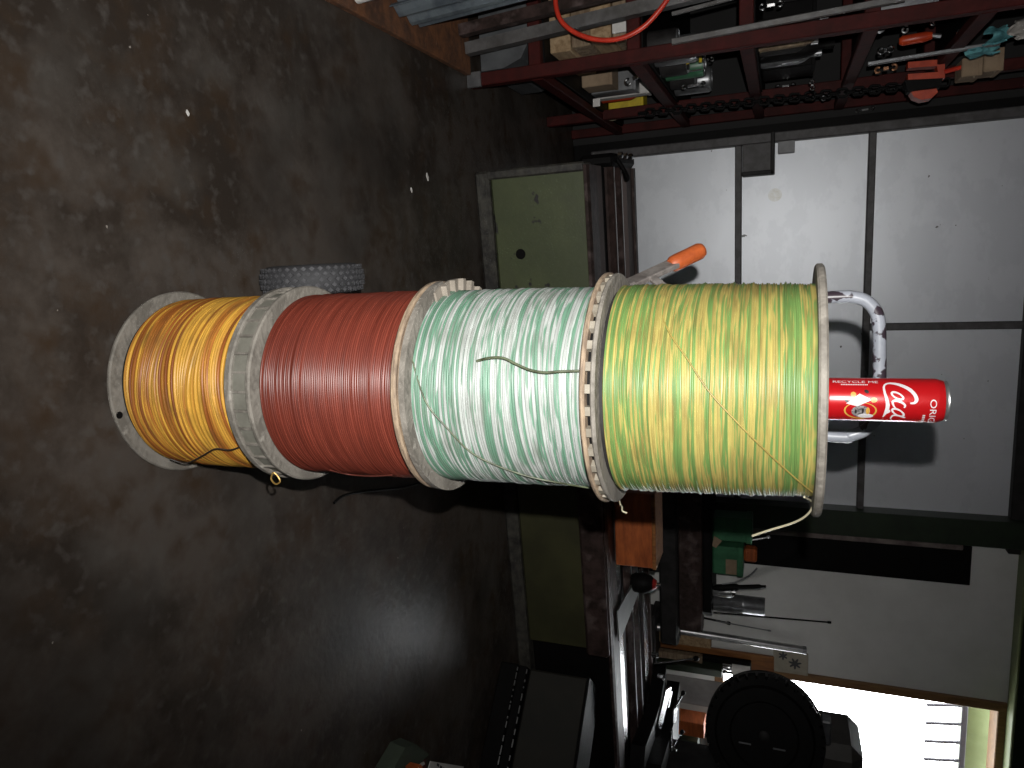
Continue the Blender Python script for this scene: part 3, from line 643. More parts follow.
ax_ = at_b(712, 615, BB).x; MB().box((ax_-.012, BB-.003, ZB-.05), (ax_+.001, BB+.003, ZB+.002), ch=.001).build('lip', M_steel, bn, True)
def tin(x1, y0, y1, label, b0, patch=None):
    p = at_b(712, y0, b0); q = at_b(x1, y1, b0); a0, a1, h = p.x, q.x, q.z-ZB; b1 = b0+.13
    t = thing('metal_tin', label, 'tin', ((a0+a1)/2, (b0+b1)/2, ZB)); MB().box((a0, b0, ZB), (a1, b1, ZB+h), ch=.008).build('body', M_tin, t, True)
    MB().box((a0-.003, b0-.003, ZB+h-.03), (a1+.003, b1+.003, ZB+h+.006), ch=.006).build('lid', M_tin, t, True)
    if patch: MB().box((a0+patch[0]*(a1-a0), b0-.002, ZB+patch[1]*h), (a0+patch[2]*(a1-a0), b0, ZB+patch[3]*h), ch=.0005).build('paper_label', M_cardboard, t, True)
    return a0, a1, h
tin(751, 517, 544, 'dark green tin on the steel bench, nearer the spools', BB+.05)
t0, t1, th_ = tin(742, 546, 577, 'bright green tin with a torn paper label on the steel bench', BB+.04, (.42, .45, .95, .82))
tag(MB().box((t0+.01, BB+.06, ZB+th_+.008), (t0+.085, BB+.13, ZB+th_+.075), ch=.01).build('small_box', M_orangebox), 'small orange box lying on top of the bright green tin', 'box')
tg = MB().prism([at_b(714, 536, BB+.03), at_b(722, 541, BB+.03), at_b(716, 548, BB+.03), at_b(712, 546, BB+.03)], (0, .004, 0))
tag(tg.build('paper_tag', M_cardboard), 'scrap of brown paper between the two green tins', 'paper')
def cyl(name, a, b, r, z0, z1, m, label, cat, extra=None):
    t = thing(name, label, cat, (a, b, z0)); h = z1-z0
    MB().lathe([(0, 0), (r*.94, 0), (r, .004), (r, h*.55), (r*1.03, h*.56), (r*1.03, h*.60), (r, h*.61), (r, h-.004), (r*.94, h), (0, h)], 28).build('barrel', m, t)
    if extra: MB().lathe([(0, h), (r*extra[0], h), (r*extra[0], h+extra[1]), (0, h+extra[1])], 20).build('cap', extra[2], t)
    return t
p = at_b(765, 607, BB+.12); cyl('steel_cylinder', p.x, BB+.12, .050, ZB, p.z, M_steel, 'grey steel cylinder standing on end on the bench', 'cylinder')
p = at_b(732, 592, BB+.07); cyl('steel_cylinder', p.x, BB+.07, .034, ZB, p.z, M_alu, 'short shiny steel cylinder between the tins and the tall grey cylinder', 'cylinder', (.75, .02, M_chrome))
GB = BB+.01
sp = thing('grease_gun', 'black pointed tool standing in front of the short shiny cylinder', 'tool', at_b(714, 588, GB))
Pa, Pb = at_b(713, 588, GB), at_b(766, 586.5, GB); d = (Pb-Pa)
MB().tube([Pa, Pa+d*.1, Pa+d*.45, Pa+d*.5, Pa+d*.88, Pa+d*.92, Pb], [.010, .020, .020, .013, .013, .008, .007], 12).build('barrel', M_black, sp, True)
Ps = spline([at_b(722, 584, GB), at_b(736, 582, GB), at_b(750, 575, GB), at_b(757, 568, GB)], 6); MB().tube(Ps, .004, 8).build('lever', M_steel, sp, True)
def rod(p, q, r, m, label, cat='rod', name='steel_rod', tip=None):
    t = thing(name, label, cat, p); MB().tube([p, p+(q-p)*.5, q], r, 8).build('shaft', m, t, True)
    d = (q-p).normalized(); MB().tube([q-d*.02, q-d*.018, q-d*.001, q], [r, r*1.7, r*1.7, r*.8], 8).build('tip', m, t, True); return t
rod(at_b(713.5, 612.5, BB+.06), at_b(831, 622.5, WB-.01), .0045, M_black, 'long thin black rod leaning on the wall beside the grey cylinder')
rod(at_b(700, 617, WB-.10), at_b(730, 623.5, WB-.01), .006, M_dark, 'short dark drill bit leaning against the wall below the long rod')
rod(at_b(716, 621, WB-.10), at_b(771, 631, WB-.01), .003, M_steel, 'thin wavy steel drill bit leaning against the wall')
rod(at_b(752, 540, BB+.09), at_b(770, 537, BB+.11), .006, M_chrome, 'short bright rod sticking up behind the dark green tin')
# low shelf by the bright window with wood and boxes
SZ = .43
lsf = thing('low_shelf', 'low dark shelf beside the bright window holding boards and boxes', 'shelf', (2.4, 3.92, 0))
MB().box((2.10, 3.83, SZ-.03), (3.0, 4.03, SZ), ch=.004).build('shelf_board', M_dark, lsf, True)
for a in (2.12, 2.92): MB().box((a, 3.84, 0), (a+.05, 4.02, SZ-.03), ch=.004).build('leg', M_dark, lsf, True)
def blk(name, x0, x1, y0, y1, b, dep, m, label, cat='board', ch=.003):
    """an upright block standing on the low shelf"""
    p = at_b(x0, y0, b); q = at_b(x1, y1, b); a0, a1 = min(p.x, q.x), max(p.x, q.x)
    return tag(MB().box((a0, b, SZ), (a1, b+dep, max(p.z, q.z)), ch=ch).build(name, m), label, cat)
blk('timber_board', 660, 711, 632, 649, 3.98, .04, M_timber, 'pale timber board standing by the aluminium tube')
blk('timber_board', 652, 702, 650, 664, 3.94, .04, M_timber2, 'brown timber board standing under the lever with the black knob')
blk('plywood_offcut', 700, 774, 647, 674, 4.02, .02, M_brownwood, 'orange brown wooden panel standing behind the aluminium tube', 'panel')
al = thing('metal_tube', 'long shiny aluminium tube leaning in front of the wooden panel', 'tube', at_b(711, 635, 3.95))
Pb = at_b(806, 650.5, 3.985); Pa = at_b(711, 635.5, 3.93); d = (Pb-Pa).normalized(); Pa = Pa-d*((Pa.z-SZ)/d.z)+Vector((0, 0, .004))
MB().tube([Pa, Pb], .022, 18).build('tube', M_alu, al, True)
MB().tube([Pb-d*.02, Pb], [.0235, .0235], 18).build('collar', M_steel, al, True)
cd = thing('patterned_card', 'pale card printed with grey flowers pinned beside the bright window', 'card', at_b(775, 660, 4.03))
p = at_b(775, 650, 4.035); q = at_b(806, 677.5, 4.035)
MB().box((p.x, 4.030, p.z-.01), (q.x-.01, 4.048, q.z+.01), ch=.002).build('card', mat('buff_card', (.40, .37, .30), .8, var=(.33, .30, .24), scale=14), cd, True)
fm = MB()
def petal_ring(c, r, n):
    vs = []; N2 = n*8
    for k in range(N2):
        t = 2*PI*k/N2; q = r*(.72+.28*math.cos(n*t)); vs.append((c.x+q*math.cos(t), 4.0293, c.z+q*math.sin(t)))
    return vs
for fx, fy, n, r in ((795, 664, 7, .036), (783, 656, 6, .027)):
    MB().prism(petal_ring(at_b(fx, fy, 4.028), r, n), (0, .0007, 0)).build('flower_print', M_print, cd, True)
blk('green_box', 655, 722, 661, 678, 3.90, .08, M_darkgreen, 'dark green box standing on the low shelf', 'box')
blk('grey_box', 655, 692, 679, 704, 3.85, .045, mat('grey_card', (.22, .20, .19), .7), 'dull grey carton on the low shelf left of the white carton', 'carton')
blk('white_carton', 692, 723, 676, 702, 3.85, .045, mat('off_white_card', (.36, .34, .33), .7), 'off-white carton on the low shelf left of the black wheel', 'carton') if False else None
pw = at_b(692, 676, 3.842); qw = at_b(723, 702, 3.842)
tag(MB().box((at_b(692, 678, 3.842).x, 3.836, SZ), (at_b(692, 704, 3.842).x, 3.848, qw.z), ch=.002).build('white_card', mat('off_white_card', (.36, .34, .33), .7)), 'off-white card propped in front of the dull grey carton left of the black wheel', 'card')
p = at_b(735, 665, 3.985)
tag(MB().box((2.395, 3.975, SZ), (at_b(750, 677, 3.98).x, 4.015, at_b(751, 670, 3.98).z), ch=.004).build('black_box', M_black), 'black box standing behind the large black wheel', 'box')
p0, p1 = at_b(732, 664, 3.97), at_b(750, 678, 3.97)
tag(MB().box((min(p0.x, p1.x), 3.966, p0.z), (max(p0.x, p1.x), 3.974, p1.z), ch=.001).build('small_card', M_card), 'small white card stuck on the black box', 'card')
p = at_b(708, 662.5, 3.93); zt_ = max(at_b(722, 661, 3.90).z, at_b(722, 678, 3.90).z)
cyl('steel_slug', at_b(711, 665, 3.94).x, 3.94, .020, zt_, zt_+.05, M_chrome, 'short bright cylinder standing on the dark green box', 'cylinder')
blk('orange_carton', 688, 704, 722, 739, 3.85, .12, M_orangebox, 'orange brown carton low beside the black wheel', 'carton')
blk('green_carton', 684, 698, 740, 754, 3.85, .12, M_darkgreen, 'dark green carton beside the orange brown carton', 'carton')

# tall dark board leaning beside the green column
bdk = thing('dark_board', 'tall dark board with pale worn edge beside the green steel column', 'board', (1.68, WB-.06, .8))
MB().box((1.585, WB-.028, .81), (1.800, WB-.003, 2.035), ch=.003).build('panel', M_black, bdk, True)
MB().box((1.565, WB-.075, .80), (1.592, WB-.030, 1.985), ch=.004).build('worn_edge', mat('worn_pinkish_edge', (.21, .175, .16), .7, var=(.07, .045, .045), scale=9, contrast=.6), bdk, True)
# junction bracket on the wall
jb = thing('wall_bracket', 'grey steel box bracket fixed to the girt of the white wall', 'bracket', (-.45, WB-.08, .90))
pz0, pz1 = .899, 1.052
MB().box((-.56, WB-.05, pz0), (-.362, WB-.003, pz1-.01), ch=.004).build('plate', M_girt, jb, True)
MB().box((-.375, WB-.10, pz0), (-.355, WB-.003, pz1), ch=.003).build('flange', M_dark, jb, True)
MB().box((-.56, WB-.10, pz1-.014), (-.355, WB-.003, pz1+.006), ch=.003).build('shelf_lip', M_dark, jb, True)
MB().box((-.52, WB-.045, pz1+.02), (-.455, WB-.003, pz1+.10), ch=.003).build('lug', mat('pale_lug', (.30, .30, .31), .5), jb, True)

# ------------------------------------------------------------------ large black toothed wheel and the machine behind it
mc = thing('gear_machine', 'large black toothed wheel with its grey housing, backlit by the bright window', 'machine wheel', (2.05, 2.95, .4))
WC = at_b(764, 736, 2.90); WR = .245; nrm = (Vector((0, 0, EYE))-WC); nrm.z = 0; nrm = (nrm.normalized()+Vector((.25, -.05, .0))).normalized()
u_ = Vector((-nrm.y, nrm.x, 0)); up = Vector((0, 0, 1))
pf = []; NT = 36
for k in range(NT):
    for f, rr in ((0, WR), (.72, WR), (.74, WR-.014), (.98, WR-.014)):
        t = 2*PI*(k+f)/NT; pf.append(WC+u_*rr*math.cos(t)+up*rr*math.sin(t))
MB().prism(pf, -nrm*.07).build('toothed_wheel', M_black, mc, True)
MB().lathe([(0, .004), (WR*.55, .004), (WR*.58, .012), (WR*.80, .012), (WR*.84, 0), (0, 0)], 48, WC, nrm).build('wheel_face', M_black, mc, True)
MB().lathe([(0, .0), (.022, .0), (.022, .008), (.014, .012), (0, .012)], 24, WC, nrm).build('hub', M_dark, mc, True)
MB().lathe([(WR*.7, -.075), (WR+.004, -.075), (WR+.004, -.11), (WR*.7, -.11)], 48, WC, nrm, closed=True).build('back_plate', M_dark, mc, True)
for f in (-.35, .28): q = WC+up*f*WR*.9+nrm*.012+u_*.04; MB().bar(q-up*.025, q+up*.025, .006, .004, nrm).build('key_slot', M_steel, mc, True)
Hc = WC-nrm*.30+u_*.0
hz = at_b(858, 745, 3.15)
MB().box((2.245, 3.12, .84), (2.72, 3.45, 1.47), ch=.05).build('housing', mat('grey_brown_housing', (.075, .068, .062), .5, .1), mc, True)
MB().box((2.56, 3.14, .448), (2.72, 3.43, .86), ch=.02).build('pedestal', M_dark, mc, True)
MB().tube([WC-nrm*.05, WC-nrm*.40], .05, 20).build('shaft', M_dark, mc, True)
p = at_b(826, 722, 3.0); MB().box((p.x-.02, 2.97, p.z-.02), (p.x+.09, 3.03, p.z+.02), ch=.006).build('bracket', M_steel, mc, True)
# dark chest in the lower right, its skirting edges rubbed bright
ch0, ch1 = at_z(519, 664, .08), at_z(498, 768, .08); dr = (ch1-ch0); dr.z = 0; dr.normalize(); ang = math.atan2(dr.y, dr.x)
cst = thing('steel_chest', 'dark steel chest with bright rubbed skirting edges at the machine foot', 'chest', (ch0.x, ch0.y, 0), ang)
MB().box((.0, .05, .115), (.9, .27, .37), ch=.008).build('body', mat('brown_green_steel', (.016, .014, .009), .75, .0, var=(.010, .009, .006), scale=6), cst)
sk = MB().box((.0, .0, .0), (.9, .27, .075), ch=.004).box((.0, .02, .075), (.9, .27, .112), ch=.003).build('skirting', M_black, cst)
M_worn = mat('rubbed_edge', (.55, .55, .55), .3, .9, scale=60)
ed = MB()
for zz, yy in ((.078, -.003), (.114, .016)):
    x = .012
    while x < .85:
        l = random.uniform(.006, .035); ed.box((x, yy, zz-.0025), (x+l, yy+.006, zz+.002), ch=.0006); x += l+random.uniform(.004, .03)
ed.build('rubbed_edge', M_worn, sk)
MB().box((-.004, .045, .365), (.9, .27, .378), ch=.003).build('lid', M_black, cst)

# ------------------------------------------------------------------ things on the floor at the lower edge
def fz(x, y, z=0.): return at_z(x, y, z)
ba = thing('floor_box', 'crumpled green box with orange lining on the floor at the right', 'box', fz(395, 765))
Pg = [fz(372, 766), fz(387, 741), fz(397, 737), fz(412, 748), fz(402, 757)]
MB().prism([v+Vector((0, 0, .012)) for v in Pg], (.01, .0, .05)).build('green_flap', mat('faded_green_card', (.045, .060, .040), .8, scale=12), ba, True)
MB().prism([fz(396, 764, .03), fz(401, 760, .03), fz(408, 775, .03), fz(402, 779, .03)], (0, 0, .07)).build('orange_lining', M_orange, ba, True)
MB().prism([fz(402, 759, .02), fz(422, 757, .02), fz(424, 778, .02), fz(404, 780, .02)], (0, 0, .012)).build('dark_red_card', mat('maroon_card', (.10, .02, .02), .7), ba, True)
pc = thing('printed_paper', 'white printed paper lying on the floor beside the crumpled green box', 'paper', fz(445, 768))
MB().prism([fz(430, 761, .03), fz(463, 766.5, .03), fz(458, 785, .03), fz(424, 780, .03)], (0, 0, .003)).build('sheet', M_card, pc, True)
pm = MB()
for k in range(3): c_ = fz(438+k*3, 765+k*2.2, .034); pm.box((c_.x-.010, c_.y-.004, .0335), (c_.x+.010, c_.y+.004, .0345), rot=(0, 0, .7), ch=.0002)
pm.build('print', M_print, pc, True)
tag(MB().prism([fz(412, 766, .03), fz(423, 761.5, .03), fz(424, 764, .03), fz(413, 770, .03)], (0, 0, .004)).build('paper_strip', M_card), 'narrow strip of white paper lying in the green box', 'paper')
tag(MB().tube(spline([fz(334, 503, .004), fz(343, 496, .004), fz(360, 492, .004), fz(380, 490, .004), fz(405, 487, .004), fz(430, 480, .004)], 8), .004, 8).build('floor_cable', M_black), 'thin black cable lying on the floor beside the spools', 'cable')
for (x, y, l, lab) in ((427, 177, .013, 'small white scrap on the floor left of the spools'), (187, 113, .006, 'tiny pale crumb on the dark floor near the left edge'), (411, 190, .008, 'small pale flake on the floor beside the white scrap')):
    p = fz(x, y); tag(MB().prism([p+Vector(v)*l for v in ((-1, -.2, .02), (-.2, -.5, .02), (1, .2, .02), (.1, .6, .02))], (0, 0, .003)).build('scrap', M_card), lab, 'scrap')

# ------------------------------------------------------------------ red steel rack on the left
RA, RR = -.634, -1.30
BP = (2.575, 3.53)
SHELF = (.285, .640, 1.005, 1.370, 1.680)
rk = thing('storage_rack', 'dark red painted steel storage rack along the left wall', 'rack', ((RA+RR)/2, 3.05, 0))
for b in BP:
    MB().box((RA-.045, b-.022, 0), (RA, b+.022, 2.7), ch=.003).build('upright', M_red, rk, True)
    MB().box((RR, b-.022, 0), (RR+.045, b+.022, 2.7), ch=.003).build('upright', M_red, rk, True)
    for z in SHELF: MB().box((RR+.02, b-.018, z-.045), (RA-.02, b+.018, z), ch=.003).build('cross_rail', M_red, rk, True)
MB().box((RA-.05, 2.545, 0), (RA+.004, 2.56, .055), ch=.002).build('foot', M_steel, rk, True)
for z in SHELF:
    MB().box((RA-.03, 2.58, z-.045), (RA+.002, 4.0, z), ch=.003).build('side_rail', M_red, rk, True)
    MB().box((RR, 2.58, z-.045), (RR+.03, 4.0, z), ch=.003).build('side_rail', M_red, rk, True)
    MB().box((RR+.03, 2.60, z-.008), (RA-.035, 3.98, z+.004), ch=.002).build('shelf_board', M_black, rk, True)
MB().box((RA-.045, 3.955, 0), (RA, 3.985, 2.7), ch=.003).build('upright', M_red, rk, True)
# steel base plate and long stock leaning at the near end of the rack
tag(MB().box((-1.55, .6, .0), (-.672, 2.54, .022), ch=.003).build('base_plate', M_rust), 'rusty steel plate lying on the floor along the left rack', 'steel plate')
def leaning(name, pa, pb, prof, m, label, cat, group=None):
    """long profile from pa to pb; prof in (across, out) metres"""
    pa, pb = Vector(pa), Vector(pb); d = (pb-pa).normalized(); x = Vector((0, 1, 0)); x = (x-d*x.dot(d)).normalized(); y = d.cross(x)
    P_ = [pa+x*u+y*v for u, v in prof]; o = MB().prism(P_, pb-pa).build(name, m); return tag(o, label, cat, group)
cor = [(0, 0)]; n_ = 14; W0 = .20
top_ = [(W0*k/n_, .011*math.sin(k/n_*2*PI*2.5)) for k in range(n_+1)]
cprof = top_+[(u, v-.003) for u, v in top_[::-1]]
def lean_px(x0, y0, x1, y1, b, db=.0): return at_z(x0, y0, .024), None
A0 = at_z(386, 18, .026); A0 = Vector((A0.x-.03, A0.y, .040))
leaning('corrugated_sheet', A0, A0+Vector((-.16, .10, 2.2)), cprof, M_galv, 'blue-grey corrugated roofing sheet leaning at the near end of the rack', 'roofing sheet')
leaning('corrugated_sheet', A0+Vector((-.035, -.06, 0)), A0+Vector((-.22, .04, 2.2)), cprof, M_galv, 'corrugated roofing sheet behind the front blue-grey sheet', 'roofing sheet')
p = at_z(357, 3, .026); leaning('white_pipe', p+Vector((-.02, 0, 0)), p+Vector((-.16, .05, 2.0)), [(.022*math.cos(t), .022*math.sin(t)) for t in [2*PI*k/16 for k in range(16)]], M_card, 'white pipe leaning at the near corner of the rusty plate', 'pipe')
ang_ = [(0, 0), (.05, 0), (.05, .004), (.004, .004), (.004, .05), (0, .05)]
for i, (dx, dy, sz, lab) in enumerate(((0, 0, .80, 'grey steel angle bar leaning across the rack end, front one'), (-.05, -.05, .75, 'brown steel angle bar leaning behind the front grey one'), (-.08, -.16, .9, 'dark steel angle bar leaning between the corrugated sheet and grey angles'))):
    p = at_z(466, 60, .03)+Vector((-.02+dx, dy, 0)); leaning('angle_bar', p, p+Vector((-.14, .02, 2.3)), [(u*sz, v*sz) for u, v in ang_], M_angle if i < 1 else M_bedrust, lab, 'angle bar')
for i in range(4):
    p = Vector((-.93-.05*i, 2.14+.07*i, .030)); leaning('flat_bar', p, p+Vector((-.16, .05, 2.3)), [(0, 0), (.045, 0), (.045, .008), (0, .008)], (M_bedrust, M_dark, M_dark, M_bedrust)[i], ('brown flat steel bar leaning just behind the corrugated sheets', 'dark flat steel bar leaning second behind the corrugated sheets', 'dark flat steel bar leaning third behind the corrugated sheets', 'brown flat steel bar leaning deepest behind the corrugated sheets')[i], 'flat bar', 'flat bars leaning at the rack end')
# dark sheet offcut low in the rack end and timber stack
tag(MB().prism([(-.70, 2.62, .03), (-.98, 2.62, .03), (-.98, 2.62, .225), (-.80, 2.62, .235), (-.725, 2.62, .19), (-.70, 2.62, .12)], (0, .45, 0)).build('slate_block', mat('slate_grey_block', (.085, .090, .095), .6, var=(.05, .052, .056), scale=9)), 'slate grey sheet stack lying lowest in the rack end', 'sheet stack')
def timber(a0, a1, z0, z1, b0, b1, m, label): return tag(MB().box((a0, b0, z0), (a1, b1, z1), ch=.003).build('timber_block', m), label, 'timber', 'timber offcuts stacked on the lowest shelf')
zz = SHELF[0]+.006
timber(-1.06, -.735, zz, zz+.078, 2.66, 3.05, M_timber, 'pale timber offcut lowest in the stack on the bottom shelf')
timber(-1.10, -.745, zz+.080, zz+.150, 2.67, 3.02, M_timber2, 'brown timber offcut second in the stack on the bottom shelf')
timber(-1.03, -.752, zz+.152, zz+.228, 2.66, 3.06, M_timber, 'pale timber offcut third in the stack on the bottom shelf')
timber(-1.05, -.758, zz+.230, zz+.305, 2.68, 3.00, M_timber2, 'weathered timber offcut topmost in the stack on the bottom shelf')
tag(MB().box((-.85, 2.648, zz+.236), (-.765, 2.657, zz+.295), ch=.001).build('white_label', M_card), 'white paper stuck on the topmost timber offcut end', 'paper')
def crumple(c, sx, sy, h):
    r = random.Random(int(c[0]*1000+c[1]*77)); ph = [r.uniform(0, 6) for _ in range(6)]
    return lambda u, v: (c[0]+(u-.5)*sx, c[1]+(v-.5)*sy, c[2]+h*(.45+.3*math.sin(5*u+ph[0])*math.cos(4*v+ph[1])+.15*math.sin(11*u+ph[2]+7*v)))
# hanging red hose
H0 = [at_b(x, y, 2.40) for x, y in ((556, -12), (556, 6), (562, 22), (578, 34), (600, 40), (622, 38), (642, 28), (658, 12), (672, -8), (690, -40))]
tag(MB().tube(spline(H0, 8), .008, 12).build('red_hose', M_hose), 'bright red hose hanging in a loop in front of the rack', 'hose')
# long stock standing in front of the uprights higher up
def lying(name, p, q, w, h, m, label, cat, group=None): return tag(MB().bar(p, q, w, h).build(name, m), label, cat, group)
lying('steel_channel', at_b(672, 42, 2.53), at_b(905, -2, 2.53), .020, .014, M_angle, 'grey steel channel standing beside the red upright', 'steel channel')
lying('steel_strip', at_b(672, 14, 2.45), at_b(740, -4, 2.45), .012, .008, M_angle, 'thin pale steel strip standing left of the grey channel', 'steel strip')
# clutter: every tool and box its own
sh = lambda i: SHELF[i]+.006
def can_tin(a, b, z, r, h, m, label, cat='tin'):
    t = thing('paint_tin', label, cat, (a, b, z)); MB().lathe([(0, 0), (r*.95, 0), (r, .004), (r, h-.006), (r*.97, h), (0, h)], 24).build('body', m, t); MB().lathe([(0, h), (r*.9, h), (r*.92, h+.006), (r*.8, h+.006), (r*.78, h+.002), (0, h+.002)], 24).build('lid', M_steel, t); return t
def bottle(a, b, z, r, h, m, label, capm=None):
    t = thing('bottle', label, 'bottle', (a, b, z)); MB().lathe([(0, 0), (r*.9, 0), (r, .006), (r, h*.62), (r*.8, h*.72), (r*.35, h*.82), (r*.33, h*.9), (0, h*.9)], 20).build('body', m, t); MB().lathe([(0, h*.88), (r*.42, h*.88), (r*.42, h), (0, h)], 14).build('cap', capm or M_yellow, t); return t
def spanner(p, q, w, m, label, group=None):
    p, q = Vector(p), Vector(q); d = (q-p).normalized(); x = d.cross(Vector((0, 1, 0))).normalized(); t = thing('spanner', label, 'spanner', p, group=group)
    MB().bar(p+d*w*.8, q-d*w*.8, w*.55, w*.3, (0, 1, 0)).build('shank', m, t, True)
    for c_, s_ in ((p, -1), (q, 1)):
        k = MB(); pts = []
        for j in range(15):
            tt = (j/14*1.5+.25)*PI; pts.append(c_+d*s_*(-math.cos(tt))*w*.0+(d*s_*-math.cos(tt*1.0)+x*math.sin(tt))*w*.40)
        k.tube(pts, w*.19, 8); k.build('jaw', m, t, True)
    return t
def hbox(a0, a1, b0, b1, z, h, m, label, cat='box', name='carton'):
    t = thing(name, label, cat, ((a0+a1)/2, (b0+b1)/2, z)); MB().box((a0, b0, z), (a1, b1, z+h), ch=.004).build('body', m, t, True)
    MB().box((a0-.002, b0-.002, z+h-.012), (a1+.002, b1+.002, z+h+.003), ch=.002).build('lid', m, t, True); return t
# bottom shelf, beyond the timber
zz = sh(0)
hbox(-.86, -.70, 3.10, 3.22, zz, .13, M_cardboard, 'brown carton on the bottom rack shelf beyond the timber')
tag(MB().sheet(crumple((-.76, 2.84, zz+.308), .14, .28, .018), 14, 14, .003).build('cardboard_sheet', M_cardboard), 'crumpled brown cardboard on top of the timber stack', 'cardboard')
hbox(-.80, -.70, 3.26, 3.34, zz, .20, M_steel, 'grey metal box on the bottom rack shelf', name='metal_box')
hbox(-.78, -.70, 3.36, 3.42, zz, .24, M_card, 'tall pale carton on the bottom rack shelf')
bottle(-.735, 3.468, zz, .035, .22, M_toolorange, 'orange bottle on the bottom rack shelf behind the upright', M_toolorange)
hbox(-.80, -.69, 3.60, 3.70, zz, .17, M_yellow, 'yellow box on the bottom rack shelf')
spanner(at_b(628, 82, 3.2), at_b(645, 72, 3.2), .030, M_chrome, 'bright chrome spanner leaning beside the yellow box')
tag(MB().tube(spline([at_b(608, 116, 3.55), at_b(616, 112, 3.55), at_b(618, 118, 3.55), at_b(610, 120, 3.55), at_b(607, 116, 3.55)], 6), .004, 8).build('string_loop', M_cream), 'small loop of pale string hanging low on the rack', 'string')
tag(MB().prism([at_b(593, 107, 3.2), at_b(593, 99, 3.2), at_b(600, 98, 3.2), at_b(600, 106, 3.2)], (0, .004, 0)).build('hang_tag', M_card), 'small white tag hanging from the lowest rack rail', 'tag')
# second shelf
zz = sh(1)
cols = [M_dark, M_steel, M_dark, M_tin, M_dark, M_steel]
for i in range(6):
    can_tin(-.72-.005*(i % 2), 2.70+i*.135, zz, .045+.004*(i % 3), .10+.025*((i*2) % 4), cols[i], ('black tin on the second rack shelf nearest the upright', 'grey tin on the second rack shelf beside the black one', 'dark squat tin in the middle of the second rack shelf', 'green tin on the second rack shelf', 'dark tin on the second rack shelf past the green one', 'grey tin furthest along the second rack shelf')[i])
g_ = thing('g_clamp', 'small yellow clamp hanging on the second rack shelf', 'clamp', at_b(690, 62, 2.9))
cP = at_b(694, 61, 2.9); MB().tube([cP+Vector((.0, 0, 0))+Vector((math.sin(t)*.028, 0, math.cos(t)*.024)) for t in [(-.8+k/12*1.6)*PI*.75-PI/2 for k in range(13)]], .006, 8).build('frame', M_yellow, g_, True)
MB().tube([cP+Vector((-.02, 0, -.024)), cP+Vector((.03, 0, -.022))], .004, 8).build('screw', M_chrome, g_, True)
for (x0, y0, x1, y1, w, lab) in ((673, 64, 683, 62, .022, 'bright stubby tool on the second rack shelf'), (684, 87, 703, 83.5, .018, 'bright bar tool lying low on the second rack shelf'), (704, 60, 712, 59, .016, 'tiny bright fitting beside the yellow clamp'), (678, 73, 704, 69, .010, 'dull thin bar below the yellow clamp')):
    a_ = at_b(x0, y0, 3.0); b_ = at_b(x1, y1, 3.0); spanner(a_, b_, w, M_chrome, lab)
# third shelf: upright cylinders and bottles
zz = sh(2)
for i, (b, r, h, m, lab) in enumerate(((2.70, .030, .22, M_dark, 'dark bottle nearest the upright on the third rack shelf'), (2.78, .028, .25, M_steel, 'grey metal bottle on the third rack shelf'), (2.86, .034, .24, M_timber2, 'brown bottle on the third rack shelf'), (2.95, .030, .20, M_dark, 'black bottle past the brown one on the third rack shelf'), (3.04, .032, .26, M_black, 'tall black bottle on the third rack shelf'), (3.14, .030, .22, M_steel, 'grey bottle furthest along the third rack shelf'))):
    bottle(-.715, b, zz, r, h, m, lab, (M_chrome, M_alu, M_card, M_alu, M_black, M_steel)[i])
for (x0, y0, x1, y1, w, b, lab) in ((762, 7, 780, 3.5, .020, 2.62, 'bright steel spanner hanging above the grey channel'), (778, 87, 793, 85.5, .022, 3.55, 'bright spanner lying under the bottles on the third shelf'), (812, 82, 812.5, 88, .016, 2.95, 'short bright socket beside the spanner under the bottles'), (823, 92, 823.5, 99, .014, 3.40, 'thin bright pin hanging on the chain'), (858, 111, 872, 108.5, .020, WB-.0615, 'bright open spanner hanging below the chain')):
    spanner(at_b(x0, y0, b), at_b(x1, y1, b), w, M_chrome, lab)
hbox(-.95, -.70, 3.25, 3.46, zz, .20, M_black, 'black carton at the far end of the third rack shelf')
# top shelves: orange tool, rags, cloth, boxes
zz = sh(3)
hbox(-.92, -.70, 2.66, 2.78, zz, .16, M_steel, 'grey metal box on the fourth rack shelf', name='metal_box')
tt_ = thing('orange_tool', 'orange-red handled power tool hanging at the rack top', 'power tool', at_a(925, 88, -.70))
oa = lambda x, y, a=-.69: at_a(x, y, a)
cP = [oa(908, 78), oa(944, 77), oa(944.5, 84), oa(910, 85)]
TB = 3.22
tb = lambda x, y, b=TB: at_b(x, y, b)
MB().prism([tb(908, 62), tb(945, 59), tb(945, 78), tb(908, 80), tb(908, 74), tb(938, 72), tb(937, 66), tb(908, 68)], (0, .05, 0)).build('handle', M_toolorange, tt_, True)
MB().prism([tb(911, 92), tb(920, 90), tb(936, 87), tb(938, 92), tb(932, 98), tb(922, 100), tb(914, 97)], (0, .07, 0)).build('housing', M_toolorange, tt_, True)
MB().prism([tb(905, 80), tb(943, 78), tb(940, 88), tb(908, 92)], (0, .06, 0)).build('motor_block', M_black, tt_, True)
MB().tube([tb(944, 72), tb(962, 67)], .008, 8).build('trigger_rod', M_hose, tt_, True)
t_ = thing('screwdriver', 'screwdriver with orange handle lying on the upper rack shelf', 'screwdriver', tb(900, 40, 2.95))
Pa, Pb, Pc = tb(899, 41.5, 2.95), tb(932, 35.5, 2.95), tb(941, 36, 2.95)
MB().tube([Pa, Pa+(Pb-Pa)*.1, Pa+(Pb-Pa)*.8, Pb], [.010, .017, .017, .012], 10).build('handle', M_toolorange, t_, True); MB().tube([Pb, Pc], .007, 8).build('shaft', M_steel, t_, True)
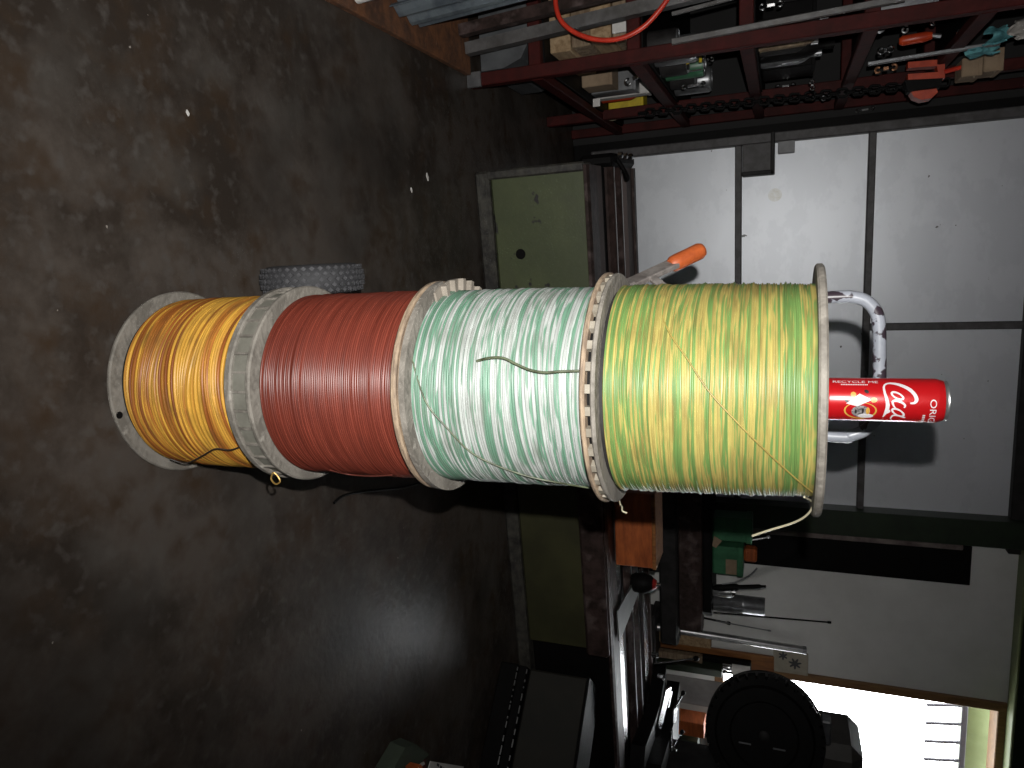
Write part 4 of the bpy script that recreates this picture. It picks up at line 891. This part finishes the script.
lying('steel_rod', tb(868, 64, 3.0), tb(1000, 43, 3.0), .014, .014, M_steel, 'long grey steel rod standing across the top of the rack', 'rod')
def cloth(name, x0, x1, y0, y1, b, m, label, cat='cloth', amp=.02):
    p = at_b(x0, y1, b); q = at_b(x1, y0, b); r = random.Random(x0); ph = [r.uniform(0, 6) for _ in range(4)]
    def fn(u, v):
        return (min(p.x, q.x)+abs(q.x-p.x)*u, b+amp*math.sin(9*u+ph[0]+2*v)+amp*.6*math.sin(7*v+ph[1]), min(p.z, q.z)+abs(q.z-p.z)*v+.012*math.sin(8*u+ph[2]))
    return tag(MB().sheet(fn, 16, 16, .006).build(name, m), label, cat)
cloth('teal_cloth', 988, 1010, 25, 45, 2.95, M_teal, 'bright teal cloth bundled at the top of the rack')
cloth('teal_cloth', 968, 997, 46, 56, 2.93, M_teal, 'folded strip of teal cloth below the teal bundle')
cloth('white_rag', 1011, 1036, 18, 40, 2.90, M_rag, 'off-white rag at the very top of the rack')
cloth('white_rag', 1010, 1030, -8, 6, 2.70, M_rag, 'off-white rag hanging nearest the camera at the rack top')
hbox(*sorted((tb(962, 58, 3.2).x, tb(962, 77, 3.2).x)), 3.20, 3.32, tb(962, 66, 3.2).z, tb(982, 66, 3.2).z-tb(962, 66, 3.2).z, M_cardboard, 'brown cardboard carton under the teal strip on the rack')
hbox(*sorted((tb(985, 50, 3.2).x, tb(985, 72, 3.2).x)), 3.20, 3.32, tb(984, 62, 3.2).z, tb(1003, 62, 3.2).z-tb(984, 62, 3.2).z, M_cardboard, 'brown cardboard carton standing highest on the rack')
for (x0, y0, x1, y1, w, b, m, lab) in ((881, 51, 890, 49, .022, 2.9, M_chrome, 'bright pliers head on the upper rack shelf'), (905, 30, 908, 21, .020, 2.9, M_alu, 'dull yellowish spanner on the upper rack shelf'), (933, 23, 934, 18.5, .016, 2.9, M_chrome, 'small bright spanner high on the upper rack shelf'), (960, 32, 971, 30, .018, 2.9, M_chrome, 'bright spanner beside the red rail high on the rack'), (878, 70, 894, 67, .022, 3.0, mat('copper', (.45, .22, .12), .35, .8), 'copper coloured pipe fitting on the upper rack shelf'), (868, 31, 880, 28, .03, 2.8, M_steel, 'grey spanner on the fourth rack shelf')):
    spanner(tb(x0, y0, b), tb(x1, y1, b), w, m, lab)
# chain hanging along the second upright
chn = thing('chain', 'long dark steel chain hanging along the second red upright', 'chain', at_b(640, 113, 3.40)); n_ = 40
c0, c1 = at_b(640, 113.5, 3.40), at_b(948, 82, 3.40)
lk = None
for i in range(n_):
    c_ = c0+(c1-c0)*(i+.5)/n_; d = (c1-c0).normalized(); L2 = (c1-c0).length/n_*.68; s_ = Vector((1, 0, 0)) if i % 2 else Vector((0, 1, 0)); s_ = (s_-d*s_.dot(d)).normalized()
    pts = [c_+d*(L2*math.copysign(1, math.cos(t))*.55+L2*.45*math.cos(t))+s_*.016*math.sin(t) for t in [2*PI*k/12 for k in range(12)]]
    MB().tube(pts, .0055, 6, closed=True).build('chain_link', M_black, chn, True)
